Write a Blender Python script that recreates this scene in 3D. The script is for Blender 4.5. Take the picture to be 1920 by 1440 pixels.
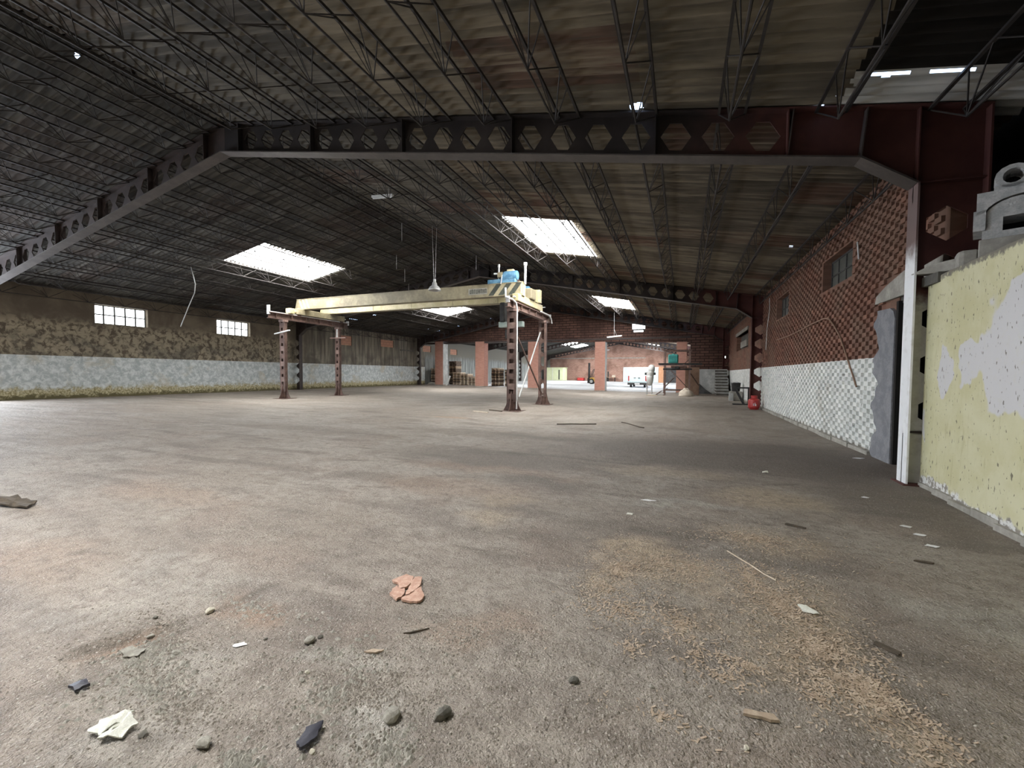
import bpy, math, random
from mathutils import Vector, Matrix

SC = bpy.context.scene
COL = SC.collection
for o in list(bpy.data.objects):
    bpy.data.objects.remove(o)

# ------------------------------------------------------------------ camera
F_PX, CY_PX = 799.1, 733.2
YAW, PITCH, ROLL, CAM_H = math.radians(21.73), math.radians(2.31), math.radians(0.30), 1.4
cam_d = bpy.data.cameras.new('camera')
cam = bpy.data.objects.new('camera', cam_d)
COL.objects.link(cam)
cam_d.sensor_fit = 'HORIZONTAL'
cam_d.sensor_width = 36.0
cam_d.lens = F_PX / 1920 * 36
cam_d.shift_y = (CY_PX - 720) / 1920
cam_d.clip_end = 400
cam_d.clip_start = 0.05
fw = Vector((-math.sin(YAW) * math.cos(PITCH), math.cos(YAW) * math.cos(PITCH), -math.sin(PITCH)))
rt = Vector((math.cos(YAW), math.sin(YAW), 0))
up = rt.cross(fw)
rt2 = rt * math.cos(ROLL) + up * math.sin(ROLL)
up2 = up * math.cos(ROLL) - rt * math.sin(ROLL)
R = Matrix((rt2, up2, -fw)).transposed()
cam.matrix_world = Matrix.Translation((0, 0, CAM_H)) @ R.to_4x4()
SC.camera = cam

# ------------------------------------------------------------------ world, daylight, exposure
SKY_LIGHT = 22.0          # daylight through the translucent roof panels
WINDOW_LIGHT = 4.0
DOOR_LIGHT = 12.5
w = bpy.data.worlds.new('sky')
SC.world = w
w.use_nodes = True
bg = w.node_tree.nodes['Background']
bg.inputs[0].default_value = (0.50, 0.68, 1.0, 1)
bg.inputs[1].default_value = 5.0
SC.cycles.use_light_tree = False
SC.cycles.adaptive_threshold = 0.03
SC.cycles.max_bounces = 4
SC.cycles.diffuse_bounces = 3
SC.cycles.glossy_bounces = 2
SC.view_settings.view_transform = 'Standard'
SC.view_settings.look = 'None'
SC.view_settings.exposure = 0.5
SC.view_settings.gamma = 1.0
SC.view_settings.use_curve_mapping = False


def area_light(name, loc, size_x, size_y, radiance, color, direction):
    d = bpy.data.lights.new(name, 'AREA')
    d.shape = 'RECTANGLE'
    d.size, d.size_y = size_x, size_y
    d.energy = radiance * size_x * size_y * math.pi
    d.color = color
    o = bpy.data.objects.new(name, d)
    COL.objects.link(o)
    o.location = loc
    o.rotation_euler = Vector(direction).to_track_quat('-Z', 'Y').to_euler()
    return o


# open vehicle door in the long wall beside the camera, and an unseen opening added to brighten the far hall
area_light('daylight_of_side_door', (-23.45, 3.6, 2.2), 7.6, 3.6, DOOR_LIGHT, (0.93, 0.97, 1.0), (1, 0, -0.02))
area_light('daylight_of_far_door', (3.3, 56.0, 2.2), 13.0, 3.6, 10.0, (0.95, 0.98, 1.0), (-1, 0, -0.05))

# ------------------------------------------------------------------ dimensions
X0, S, ZRB, DEP = -10.12, 0.19, 6.556, 0.643       # ridge, slope, rafter underside at ridge, rafter depth
XR, XL = 3.12, -23.3
XC = 2.69                                          # inner flange of the columns on the brick wall side
FR_Y = [7.03, 20.61, 34.19]
BAY = 13.58
JP = 1.19                                          # joist spacing
ROWS = [(0, 2.38), (2.38, 4.76), (4.76, 7.0), (7.0, 9.5), (9.5, 11.96), (11.96, 13.72)]
rnd = random.Random(7)


def zroof(x):
    return ZRB + DEP + 0.06 - S * abs(x - X0)


def zf(x, y=0):
    t = min(1.0, max(0.0, (-x - 4) / 18.0))
    return 0.31 * t


# ------------------------------------------------------------------ mesh builder
class MB:
    def __init__(self):
        self.v = []
        self.f = []

    def add(self, vs, fs):
        n = len(self.v)
        self.v += [tuple(p) for p in vs]
        self.f += [tuple(n + i for i in f) for f in fs]
        return self

    def box(self, x0, x1, y0, y1, z0, z1):
        return self.add([(x0, y0, z0), (x1, y0, z0), (x1, y1, z0), (x0, y1, z0), (x0, y0, z1), (x1, y0, z1), (x1, y1, z1), (x0, y1, z1)],
                        [(3, 2, 1, 0), (4, 5, 6, 7), (0, 1, 5, 4), (1, 2, 6, 5), (2, 3, 7, 6), (3, 0, 4, 7)])

    def obox(self, c, sx, sy, sz, m):
        vs = []
        for dz in (-.5, .5):
            for dx, dy in ((-.5, -.5), (.5, -.5), (.5, .5), (-.5, .5)):
                vs.append(Vector(c) + m @ Vector((dx * sx, dy * sy, dz * sz)))
        return self.add(vs, [(3, 2, 1, 0), (4, 5, 6, 7), (0, 1, 5, 4), (1, 2, 6, 5), (2, 3, 7, 6), (3, 0, 4, 7)])

    def bar(self, p, q, wdt, hgt, upv=(0, 0, 1)):
        p, q = Vector(p), Vector(q)
        d = (q - p).normalized()
        u = Vector(upv)
        if abs(d.dot(u)) > .98:
            u = Vector((1, 0, 0))
        s = d.cross(u).normalized() * (wdt / 2)
        t = s.cross(d).normalized() * (hgt / 2)
        vs = [p - s - t, p + s - t, p + s + t, p - s + t, q - s - t, q + s - t, q + s + t, q - s + t]
        return self.add(vs, [(0, 1, 2, 3), (7, 6, 5, 4), (4, 5, 1, 0), (5, 6, 2, 1), (6, 7, 3, 2), (7, 4, 0, 3)])

    def tube(self, pts, r, n=6, cap=True, radii=None):
        pts = [Vector(p) for p in pts]
        rings = []
        side = None
        for i, p in enumerate(pts):
            a = pts[max(0, i - 1)]
            b = pts[min(len(pts) - 1, i + 1)]
            d = (b - a).normalized()
            if side is None:
                side = d.cross(Vector((0, 0, 1)))
                if side.length < .05:
                    side = Vector((1, 0, 0))
            side = (side - d * side.dot(d)).normalized()
            t = d.cross(side)
            rr = radii[i] if radii else r
            rings.append([p + (side * math.cos(k * 2 * math.pi / n) + t * math.sin(k * 2 * math.pi / n)) * rr for k in range(n)])
        vs = [v for rg in rings for v in rg]
        fs = []
        for i in range(len(rings) - 1):
            for k in range(n):
                a, b = i * n + k, i * n + (k + 1) % n
                fs.append((a, b, b + n, a + n))
        if cap:
            fs.append(tuple(range(n))[::-1])
            fs.append(tuple((len(rings) - 1) * n + k for k in range(n)))
        return self.add(vs, fs)

    def lathe(self, prof, c=(0, 0, 0), n=16, axis='z'):
        vs, fs = [], []
        for r, h in prof:
            for k in range(n):
                a = 2 * math.pi * k / n
                x, y, z = r * math.cos(a), r * math.sin(a), h
                if axis == 'y':
                    x, y, z = x, z, y
                if axis == 'x':
                    x, y, z = z, x, y
                vs.append((c[0] + x, c[1] + y, c[2] + z))
        for i in range(len(prof) - 1):
            for k in range(n):
                a, b = i * n + k, i * n + (k + 1) % n
                fs.append((a, b, b + n, a + n))
        fs.append(tuple(range(n))[::-1])
        fs.append(tuple((len(prof) - 1) * n + k for k in range(n)))
        return self.add(vs, fs)

    def prism(self, poly, axis, a, b):
        """extrude a 2-D outline: axis 'y' takes (x, z) points, 'x' takes (y, z), 'z' takes (x, y)"""
        def mk(p, t):
            return {'y': (p[0], t, p[1]), 'x': (t, p[0], p[1]), 'z': (p[0], p[1], t)}[axis]
        n = len(poly)
        vs = [mk(p, a) for p in poly] + [mk(p, b) for p in poly]
        fs = [tuple(range(n)), tuple(range(2 * n - 1, n - 1, -1))]
        for i in range(n):
            j = (i + 1) % n
            fs.append((j, i, n + i, n + j))
        return self.add(vs, fs)

    def build(self, name, mat, parent=None, smooth=False, org=None):
        me = bpy.data.meshes.new(name)
        if org is None:
            org = Vector((0, 0, 0))
            p = parent
            while p is not None:
                org = org + p.location
                p = p.parent
        else:
            org = Vector(org)
        me.from_pydata([Vector(v) - org for v in self.v], [], self.f)
        me.materials.append(mat)
        if smooth:
            for pl in me.polygons:
                pl.use_smooth = True
        me.update()
        o = bpy.data.objects.new(name, me)
        COL.objects.link(o)
        if parent is not None:
            o.parent = parent
        elif org.length > 0:
            o.location = org
        return o


def fix_normals(o):
    import bmesh
    bm = bmesh.new()
    bm.from_mesh(o.data)
    bmesh.ops.recalc_face_normals(bm, faces=bm.faces)
    bm.to_mesh(o.data)
    bm.free()
    return o


def bevel(o, wdt=.02, seg=2):
    m = o.modifiers.new('bevel', 'BEVEL')
    m.width = wdt
    m.segments = seg
    m.limit_method = 'ANGLE'
    return o


def tag(o, label, cat, group=None, kind=None):
    if label:
        o['label'] = label
    if cat:
        o['category'] = cat
    if group:
        o['group'] = group
    if kind:
        o['kind'] = kind
    return o


def thing(name, label, cat, loc, group=None):
    o = bpy.data.objects.new(name, None)
    COL.objects.link(o)
    o.location = loc
    o.empty_display_size = .2
    return tag(o, label, cat, group)


def struct(o, label):
    o['kind'] = 'structure'
    o['label'] = label
    return o


def struct_empty(name, label, loc):
    o = bpy.data.objects.new(name, None)
    COL.objects.link(o)
    o.location = loc
    return struct(o, label)


def copy_part(src, parent, name=None):
    c = src.copy()
    COL.objects.link(c)
    c.parent = parent
    return c


ORD = ['first', 'second', 'third', 'fourth', 'fifth', 'sixth', 'seventh', 'eighth', 'ninth', 'tenth', 'eleventh', 'twelfth', 'thirteenth',
       'fourteenth', 'fifteenth', 'sixteenth', 'seventeenth', 'eighteenth']


# ------------------------------------------------------------------ node helper
class NT:
    def __init__(self, name):
        self.m = bpy.data.materials.new(name)
        self.m.use_nodes = True
        self.t = self.m.node_tree
        self.b = self.t.nodes['Principled BSDF']
        self.out = self.t.nodes['Material Output']

    def n(self, typ, **kw):
        nd = self.t.nodes.new(typ)
        for k, v in kw.items():
            setattr(nd, k, v)
        return nd

    def put(self, sock, v):
        if v is None:
            return
        if hasattr(v, 'is_output') or isinstance(v, bpy.types.NodeSocket):
            self.t.links.new(v, sock)
        elif isinstance(v, tuple) and len(v) == 3 and sock.type == 'RGBA':
            sock.default_value = (*v, 1)
        else:
            sock.default_value = v

    def pos(self):
        return self.n('ShaderNodeNewGeometry').outputs['Position']

    def obj(self):
        return self.n('ShaderNodeTexCoord').outputs['Object']

    def rand(self):
        return self.n('ShaderNodeObjectInfo').outputs['Random']

    def sep(self, v):
        s = self.n('ShaderNodeSeparateXYZ')
        self.put(s.inputs[0], v)
        return s.outputs

    def scale(self, v, s):
        m = self.n('ShaderNodeMapping')
        self.put(m.inputs[0], v)
        m.inputs['Scale'].default_value = s
        return m.outputs[0]

    def noise(self, v, sc, det=4, rough=.55, dist=0):
        nd = self.n('ShaderNodeTexNoise')
        self.put(nd.inputs['Vector'], v)
        nd.inputs['Scale'].default_value = sc
        nd.inputs['Detail'].default_value = det
        nd.inputs['Roughness'].default_value = rough
        nd.inputs['Distortion'].default_value = dist
        return nd.outputs['Fac']

    def vor(self, v, sc, feat='F1'):
        nd = self.n('ShaderNodeTexVoronoi')
        nd.feature = feat
        self.put(nd.inputs['Vector'], v)
        nd.inputs['Scale'].default_value = sc
        return nd.outputs['Distance']

    def math(self, op, a, b=None, c=None, clamp=False):
        nd = self.n('ShaderNodeMath')
        nd.operation = op
        nd.use_clamp = clamp
        self.put(nd.inputs[0], a)
        self.put(nd.inputs[1], b)
        self.put(nd.inputs[2], c)
        return nd.outputs[0]

    def ramp(self, v, lo, hi, a=0.0, b=1.0):
        nd = self.n('ShaderNodeMapRange')
        self.put(nd.inputs[0], v)
        nd.inputs[1].default_value, nd.inputs[2].default_value = lo, hi
        nd.inputs[3].default_value, nd.inputs[4].default_value = a, b
        nd.clamp = True
        nd.interpolation_type = 'SMOOTHSTEP'
        return nd.outputs[0]

    def mix(self, fac, a, b, mode='MIX'):
        nd = self.n('ShaderNodeMix')
        nd.data_type = 'RGBA'
        nd.blend_type = mode
        self.put(nd.inputs[0], fac)
        self.put(nd.inputs[6], a)
        self.put(nd.inputs[7], b)
        return nd.outputs[2]

    def blob(self, v, c, r):
        """1 inside an ellipsoid around c with radii r, fading out; v is a point"""
        m = self.n('ShaderNodeVectorMath', operation='SUBTRACT')
        self.put(m.inputs[0], v)
        m.inputs[1].default_value = c
        d = self.n('ShaderNodeVectorMath', operation='DIVIDE')
        self.put(d.inputs[0], m.outputs[0])
        d.inputs[1].default_value = r
        ln = self.n('ShaderNodeVectorMath', operation='LENGTH')
        self.put(ln.inputs[0], d.outputs[0])
        return self.ramp(ln.outputs['Value'], 1.15, .55)

    def bump(self, h, strength=.3, dist=.02):
        nd = self.n('ShaderNodeBump')
        nd.inputs['Strength'].default_value = strength
        nd.inputs['Distance'].default_value = dist
        self.put(nd.inputs['Height'], h)
        self.put(self.b.inputs['Normal'], nd.outputs[0])

    def done(self, col=None, rough=.8, metal=0.0, spec=None):
        if col is not None:
            self.put(self.b.inputs['Base Color'], col)
        self.put(self.b.inputs['Roughness'], rough)
        self.b.inputs['Metallic'].default_value = metal
        if spec is not None:
            self.b.inputs['Specular IOR Level'].default_value = spec
        return self.m


def worn(name, c1, c2, sc=3.0, rough=.75, metal=0.0, bump=.15, lo=.4, hi=.65, spec=None):
    t = NT(name)
    p = t.pos()
    n1 = t.noise(p, sc, 5, .6)
    n2 = t.noise(p, sc * 7, 3, .6)
    col = t.mix(t.ramp(n1, lo, hi), c1, c2)
    col = t.mix(t.ramp(n2, .3, .75, .0, .35), col, tuple(x * .55 for x in c1))
    if bump:
        t.bump(n2, bump, .01)
    return t.done(col, rough, metal, spec)


def glow(name, col, strength):
    t = NT(name)
    t.b.inputs['Base Color'].default_value = (*col, 1)
    t.b.inputs['Emission Color'].default_value = (*col, 1)
    t.b.inputs['Emission Strength'].default_value = strength
    t.b.inputs['Roughness'].default_value = .4
    return t.m


M = {}


def make_floor_mat():
    """broad tones come from the mesh's colour attribute (soil, sawdust, spilt cement, slab); grain and relief from noise"""
    t = NT('dusty_floor')
    p = t.pos()
    at = t.n('ShaderNodeAttribute')
    at.attribute_name = 'soil'
    col = at.outputs['Color']
    n_med = t.noise(t.scale(p, (1, 1.7, 1)), 3.4, 5, .68, .6)
    n_fine = t.noise(p, 11, 4, .7)
    n_grit = t.noise(p, 70, 2, .7)
    near = t.ramp(t.sep(p)[1], 36.4, 35.2)
    col = t.mix(t.math('MULTIPLY', near, t.ramp(n_med, .50, .70, 0, .62)), col, (.150, .125, .105))
    col = t.mix(t.ramp(n_fine, .38, .72, 0, .55), col, (.150, .125, .104))
    sp = t.vor(p, 38)
    sp2 = t.vor(t.scale(p, (1.3, .9, 1)), 23)
    col = t.mix(t.math('MULTIPLY', near, t.ramp(sp, .20, .12, 0, .75)), col, (.50, .46, .41))
    col = t.mix(t.math('MULTIPLY', near, t.ramp(sp2, .17, .10, 0, .75)), col, (.085, .072, .062))
    col = t.mix(t.ramp(n_grit, .58, .74, 0, .60), col, (.46, .42, .37))
    col = t.mix(t.ramp(n_grit, .42, .28, 0, .65), col, (.105, .088, .075))
    t.bump(t.math('MULTIPLY_ADD', n_grit, .5, t.math('MULTIPLY_ADD', n_med, 1.2, n_fine)), .9, .04)
    return t.done(col, .72, 0, .35)


def make_wall_left_mat():
    t = NT('stained_render')
    p = t.pos()
    x, y, z = t.sep(p)
    yz = t.scale(p, (0, 1, 1))
    n1 = t.noise(yz, .9, 5, .62, .3)
    n2 = t.noise(yz, 4.6, 5, .68, .5)
    n3 = t.noise(yz, 15, 4, .65)
    drip = t.noise(t.scale(p, (0, 2.2, .22)), 1.5, 4, .6)
    upper = t.mix(t.ramp(n1, .35, .65), (.120, .098, .075), (.19, .158, .118))
    # mould-mottled zone below the windows, first bays only
    zone = t.math('MULTIPLY', t.ramp(z, 3.75, 3.15), t.ramp(y, 22.5, 19.0))
    mott = t.mix(t.ramp(n2, .40, .56), (.095, .077, .056), (.335, .290, .212))
    upper = t.mix(t.math('MULTIPLY', zone, t.ramp(n1, .3, .55, .55, 1.0)), upper, mott)
    # rain streaks further on
    strz = t.ramp(y, 19.5, 22.5)
    st = t.mix(t.ramp(drip, .36, .68), (.100, .090, .076), (.27, .245, .195))
    upper = t.mix(t.math('MULTIPLY', strz, .9), upper, st)
    dark = t.math('MULTIPLY', t.ramp(z, 3.2, 2.5), t.ramp(n1, .42, .6, .0, .7))
    upper = t.mix(dark, upper, (.075, .068, .058))
    low = t.mix(t.ramp(n2, .38, .66), (.36, .395, .40), (.60, .635, .63))
    low = t.mix(t.ramp(n1, .52, .68, 0, .8), low, (.44, .41, .335))
    low = t.mix(t.ramp(n3, .58, .70, 0, .8), low, (.75, .76, .73))
    low = t.mix(t.ramp(n3, .36, .26, 0, .8), low, (.14, .14, .125))
    # rising damp and moss at the foot
    hh = t.math('ADD', z, t.math('MULTIPLY', t.math('SUBTRACT', n2, .5), .7))
    low = t.mix(t.ramp(hh, .85, .60), low, t.mix(t.ramp(n3, .4, .6), (.23, .20, .10), (.50, .45, .30)))
    low = t.mix(t.ramp(hh, .52, .38), low, (.12, .105, .055))
    # limit of the pale dado
    edge = t.math('GREATER_THAN', z, 2.03)
    beyond = t.math('GREATER_THAN', y, 35.5)
    grey = t.mix(t.ramp(drip, .4, .62), (.15, .16, .152), (.30, .31, .295))
    upper2 = t.mix(t.ramp(t.math('ADD', z, t.math('MULTIPLY', n1, 1.2)), 4.0, 3.3), (.17, .16, .135), grey)
    col = t.mix(edge, low, upper)
    col = t.mix(beyond, col, upper2)
    t.bump(t.math('ADD', n2, t.math('MULTIPLY', n3, .5)), .35, .03)
    return t.done(col, .9, 0, .2)


def make_brick_mat(name, painted=True):
    t = NT(name)
    p = t.pos()
    x, y, z = t.sep(p)
    # one tone per brick cell (the cell size is the brick size)
    cell = t.n('ShaderNodeVectorMath', operation='SNAP')
    off = t.n('ShaderNodeVectorMath', operation='ADD')
    t.put(off.inputs[0], p)
    off.inputs[1].default_value = (0, 0, 0)
    t.put(cell.inputs[0], off.outputs[0])
    cell.inputs[1].default_value = (50, .165, .081)
    wn = t.n('ShaderNodeTexWhiteNoise', noise_dimensions='3D')
    t.put(wn.inputs[0], cell.outputs[0])
    n1 = t.noise(p, 1.1, 4, .6)
    n2 = t.noise(p, 16, 4, .6)
    red = t.mix(wn.outputs[0], (.135, .066, .047), (.255, .130, .092))
    red = t.mix(t.ramp(n1, .38, .62, 0, .7), red, (.190, .122, .090))
    red = t.mix(t.ramp(n2, .55, .75, 0, .6), red, (.10, .06, .045))
    if not painted:
        t.bump(n2, .3, .01)
        return t.done(red, .9, 0, .2)
    white = t.mix(wn.outputs[0], (.62, .64, .62), (.80, .81, .78))
    white = t.mix(t.ramp(n2, .60, .70), white, (.30, .29, .27))
    white = t.mix(t.ramp(n1, .58, .72, 0, .6), white, (.52, .50, .45))
    hh = t.math('ADD', z, t.math('MULTIPLY', t.math('SUBTRACT', n2, .5), .25))
    white = t.mix(t.ramp(hh, .14, .04), white, (.30, .27, .22))
    lim = t.math('GREATER_THAN', z, 1.715)
    col = t.mix(lim, white, red)
    t.bump(n2, .3, .01)
    return t.done(col, .85, 0, .25)


def make_yellow_mat():
    t = NT('flaking_yellow_paint')
    p = t.pos()
    x, y, z = t.sep(p)
    yz = t.scale(p, (0, 1, 1))
    n1 = t.noise(yz, 2.2, 5, .6, .3)
    n2 = t.noise(yz, 14, 4, .6)
    nv = t.noise(t.scale(p, (0, 5, .9)), 2.2, 4, .6)
    wv = t.n('ShaderNodeTexNoise')
    t.put(wv.inputs['Vector'], yz)
    wv.inputs['Scale'].default_value = 2.0
    wv.inputs['Detail'].default_value = 3
    sub = t.n('ShaderNodeVectorMath', operation='MULTIPLY_ADD')
    t.put(sub.inputs[0], wv.outputs['Color'])
    sub.inputs[1].default_value = (0, .7, .7)
    sub.inputs[2].default_value = (0, -.35, -.35)
    ad = t.n('ShaderNodeVectorMath', operation='ADD')
    t.put(ad.inputs[0], p)
    t.put(ad.inputs[1], sub.outputs[0])
    wp = ad.outputs[0]
    col = t.mix(t.ramp(n1, .35, .65), (.545, .520, .315), (.615, .595, .400))
    col = t.mix(t.ramp(nv, .58, .72, 0, .55), col, (.42, .385, .215))
    bare = (.60, .595, .60)
    pm = t.ramp(n2, .2, .5, .8, 1.0)
    for c, r in (((5.20, 1.60), (.55, .72)), ((5.85, 1.62), (.34, .26)), ((6.42, 1.42), (.20, .40)), ((6.88, .78), (.06, .24)), ((5.1, 2.15), (.30, .35)), ((3.9, 1.6), (.5, .8))):
        col = t.mix(t.math('MULTIPLY', t.ramp(t.blob(wp, (0, *c), (50, *r)), .40, .58), pm), col, bare)
    col = t.mix(t.ramp(t.noise(t.scale(p, (0, 3.2, 1.4)), 9, 2, .5), .64, .70, 0, .85), col, (.13, .115, .085))
    col = t.mix(t.ramp(t.noise(yz, 22, 1, .5), .76, .80, 0, .8), col, (.10, .09, .07))
    hh = t.math('ADD', z, t.math('MULTIPLY', t.math('SUBTRACT', n1, .5), .55))
    col = t.mix(t.ramp(hh, .14, .10), col, t.mix(t.ramp(n2, .45, .55), (.68, .68, .66), (.25, .23, .20)))
    tt = t.math('ADD', z, t.math('MULTIPLY', t.math('SUBTRACT', n2, .5), .22))
    col = t.mix(t.ramp(tt, 2.53, 2.58), col, (.20, .185, .15))
    t.bump(n2, .3, .015)
    return t.done(col, .8, 0, .3)


def make_sheet_mat(name, tones, sm=1.0, rust=True):
    t = NT(name)
    p = t.pos()
    r = t.rand()
    n1 = t.noise(p, .8, 4, .6)
    n2 = t.noise(t.scale(p, (.22, 3.6, .3)), 2.0, 4, .62)  # streaks down the slope: corrugation shading put into the colour, plus efflorescence
    col = t.mix(t.ramp(r, .25, .55), tones[0], tones[1])
    if rust:
        col = t.mix(t.ramp(r, .70, .74), col, tones[2])
    col = t.mix(t.ramp(n1, .45, .7, 0, .7), col, tuple(c * .62 for c in tones[0]))
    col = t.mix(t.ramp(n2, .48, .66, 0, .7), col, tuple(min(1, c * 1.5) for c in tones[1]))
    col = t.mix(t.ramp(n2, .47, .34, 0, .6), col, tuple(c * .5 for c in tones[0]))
    t.bump(n2, .15, .01)
    return t.done(col, .9, 0, .15)


def make_course_brick(name, c1, c2, mort, bw, bh, axis='xz', soot=True):
    t = NT(name)
    p = t.pos()
    x, y, z = t.sep(p)
    cb = t.n('ShaderNodeCombineXYZ')
    t.put(cb.inputs[0], t.math('ADD', x, y))
    t.put(cb.inputs[1], z)
    br = t.n('ShaderNodeTexBrick')
    t.put(br.inputs['Vector'], cb.outputs[0])
    br.inputs['Color1'].default_value = (*c1, 1)
    br.inputs['Color2'].default_value = (*c2, 1)
    br.inputs['Mortar'].default_value = (*mort, 1)
    br.inputs['Scale'].default_value = 1
    br.inputs['Mortar Size'].default_value = bh * .11
    br.inputs['Brick Width'].default_value = bw
    br.inputs['Row Height'].default_value = bh
    n1 = t.noise(p, .5, 4, .6)
    n2 = t.noise(p, 5, 4, .6)
    col = br.outputs['Color']
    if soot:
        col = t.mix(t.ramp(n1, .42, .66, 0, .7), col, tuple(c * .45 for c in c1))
    col = t.mix(t.ramp(n2, .55, .75, 0, .4), col, mort)
    t.bump(t.math('SUBTRACT', t.math('MULTIPLY', n2, .3), br.outputs['Fac']), .7, .04)
    return t.done(col, .92, 0, .15)


M['floor'] = make_floor_mat()
M['wall_left'] = make_wall_left_mat()
M['brick'] = make_brick_mat('checkered_brick')
M['yellow'] = make_yellow_mat()
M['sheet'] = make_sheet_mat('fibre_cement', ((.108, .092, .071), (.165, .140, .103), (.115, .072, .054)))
M['sheet_mid'] = make_sheet_mat('smoky_fibre_cement', ((.074, .067, .057), (.108, .097, .079), (.088, .062, .051)))  # darker tones for the two rows by the ridge
M['sheet_left'] = make_sheet_mat('sooty_fibre_cement', ((.058, .055, .051), (.082, .078, .070), (.066, .054, .048)))  # darkest grey tones, for the whole stained-wall slope
M['sheet_pale'] = make_sheet_mat('new_fibre_cement', ((.40, .40, .38), (.46, .46, .44), (.4, .4, .38)), rust=False)  # pale tone puts the light on the eave sheet into its colour
M['sheet_tar'] = make_sheet_mat('tarred_sheet', ((.012, .011, .010), (.016, .014, .012), (.012, .01, .01)), rust=False)  # near-black tones for the nearest eave sheets
M['skylight'] = glow('translucent_panel', (1.0, 1.0, .985), SKY_LIGHT)
M['pane'] = glow('daylit_pane', (.95, 1.0, 1.0), WINDOW_LIGHT)
M['joist'] = worn('dark_joist_steel', (.022, .018, .017), (.036, .029, .026), 4, .7, 0, 0)
M['zinc'] = worn('grey_gutter', (.10, .10, .10), (.16, .16, .155), 3, .6, 0, 0)


def make_frame_steel():
    t = NT('red_oxide_steel')
    p = t.pos()
    x, y, z = t.sep(p)
    n1 = t.noise(p, 1.5, 4, .6)
    n2 = t.noise(p, 18, 3, .6)
    red = t.mix(t.ramp(n1, .35, .65), (.070, .026, .024), (.095, .038, .033))
    soot = t.mix(t.ramp(n1, .35, .65), (.022, .018, .018), (.036, .029, .028))
    col = t.mix(t.ramp(t.math('ADD', x, t.math('MULTIPLY', n1, 2.0)), .6, 2.6), soot, red)
    col = t.mix(t.ramp(n2, .6, .75, 0, .3), col, (.06, .04, .036))
    return t.done(col, .7, 0, .25)


def make_column_steel():
    t = NT('column_paint')
    p = t.pos()
    x, y, z = t.sep(p)
    n1 = t.noise(p, 1.5, 4, .6)
    n2 = t.noise(p, 9, 4, .6)
    red = t.mix(t.ramp(n1, .35, .65), (.070, .027, .025), (.10, .040, .035))
    wht = t.mix(t.ramp(n2, .5, .75, 0, .5), (.82, .84, .86), (.58, .57, .55))
    hh = t.math('ADD', z, t.math('MULTIPLY', t.math('SUBTRACT', n2, .5), .3))
    col = t.mix(t.ramp(hh, 2.78, 3.1), wht, t.mix(.35, red, (.30, .25, .24)))
    return t.done(col, .5, 0, .4)


def make_web_steel():
    t = NT('column_web_paint')
    p = t.pos()
    x, y, z = t.sep(p)
    n1 = t.noise(p, 1.5, 4, .6)
    n2 = t.noise(p, 9, 4, .6)
    red = t.mix(t.ramp(n1, .35, .65), (.070, .027, .025), (.10, .040, .035))
    wht = t.mix(t.ramp(n2, .4, .7, 0, .6), (.56, .55, .50), (.40, .38, .33))
    hh = t.math('ADD', z, t.math('MULTIPLY', t.math('SUBTRACT', n2, .5), .3))
    return t.done(t.mix(t.ramp(hh, 2.2, 2.5), wht, red), .6, 0, .3)


M['frame'] = make_frame_steel()
M['frame_b'] = worn('sooty_frame_steel', (.034, .023, .021), (.055, .036, .032), 2, .6, 0, 0)
M['column'] = make_column_steel()
M['colweb'] = make_web_steel()
M['stiff'] = worn('pale_edge_steel', (.052, .043, .040), (.080, .066, .061), 3, .55, 0, 0)  # paler than the webs: light on flange undersides put into the colour
M['plaster'] = worn('grey_cement_plaster', (.20, .205, .225), (.27, .275, .295), 6, .9, 0, .5)
M['concrete'] = worn('raw_concrete', (.30, .285, .25), (.42, .40, .36), 3, .9, 0, .3)
M['concrete_dark'] = worn('dark_concrete', (.10, .095, .085), (.16, .15, .13), 3, .9, 0, .3)
M['block'] = worn('cast_concrete', (.42, .43, .43), (.58, .58, .57), 9, .9, 0, .5)
M['black_void'] = worn('sooty_wall', (.010, .009, .008), (.016, .014, .012), 2, .95, 0, 0)  # near-black colour stands in for the darkness of unlit places
M['frame_dark'] = worn('window_steel', (.05, .05, .052), (.09, .09, .09), 5, .6, 0, 0)
M['dirty_glass'] = worn('dusty_wired_glass', (.085, .090, .080), (.125, .130, .115), 2, .35, 0, 0, spec=.5)
M['terracotta'] = make_course_brick('terracotta_block', (.46, .235, .165), (.52, .285, .20), (.36, .22, .16), .4, .2, soot=False)
M['pillar'] = make_course_brick('pink_brick', (.47, .225, .175), (.55, .285, .225), (.44, .29, .24), .25, .08, soot=False)
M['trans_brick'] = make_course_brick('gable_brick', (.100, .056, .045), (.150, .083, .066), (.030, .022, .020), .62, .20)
M['far_brick'] = make_course_brick('far_brick', (.37, .205, .155), (.45, .265, .205), (.38, .29, .25), .5, .22)
M['white_render'] = worn('dirty_white_render', (.42, .43, .42), (.60, .61, .59), 2, .9, 0, .2)
M['white_paint'] = worn('white_paint', (.78, .80, .80), (.66, .67, .66), 4, .5, 0, 0)
M['rust'] = worn('rusty_brown_steel', (.085, .048, .038), (.150, .090, .070), 5, .7, 0, .1)
M['rust_pale'] = worn('faded_red_steel', (.17, .11, .092), (.25, .165, .135), 5, .65, 0, .1)
M['cream'] = worn('cream_yellow_paint', (.44, .38, .21), (.54, .48, .30), 3, .5, 0, 0)
M['cream_dirty'] = worn('dirty_cream_paint', (.21, .18, .115), (.37, .32, .20), 1.2, .6, 0, 0)
M['hazard'] = worn('black_stripe', (.035, .040, .030), (.065, .07, .055), 6, .6, 0, 0)
M['hazard_pale'] = worn('worn_grey_stripe', (.30, .29, .25), (.40, .38, .32), 6, .6, 0, 0)
M['blue'] = worn('blue_machine_paint', (.055, .15, .25), (.13, .27, .39), 6, .5, 0, 0)
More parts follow.
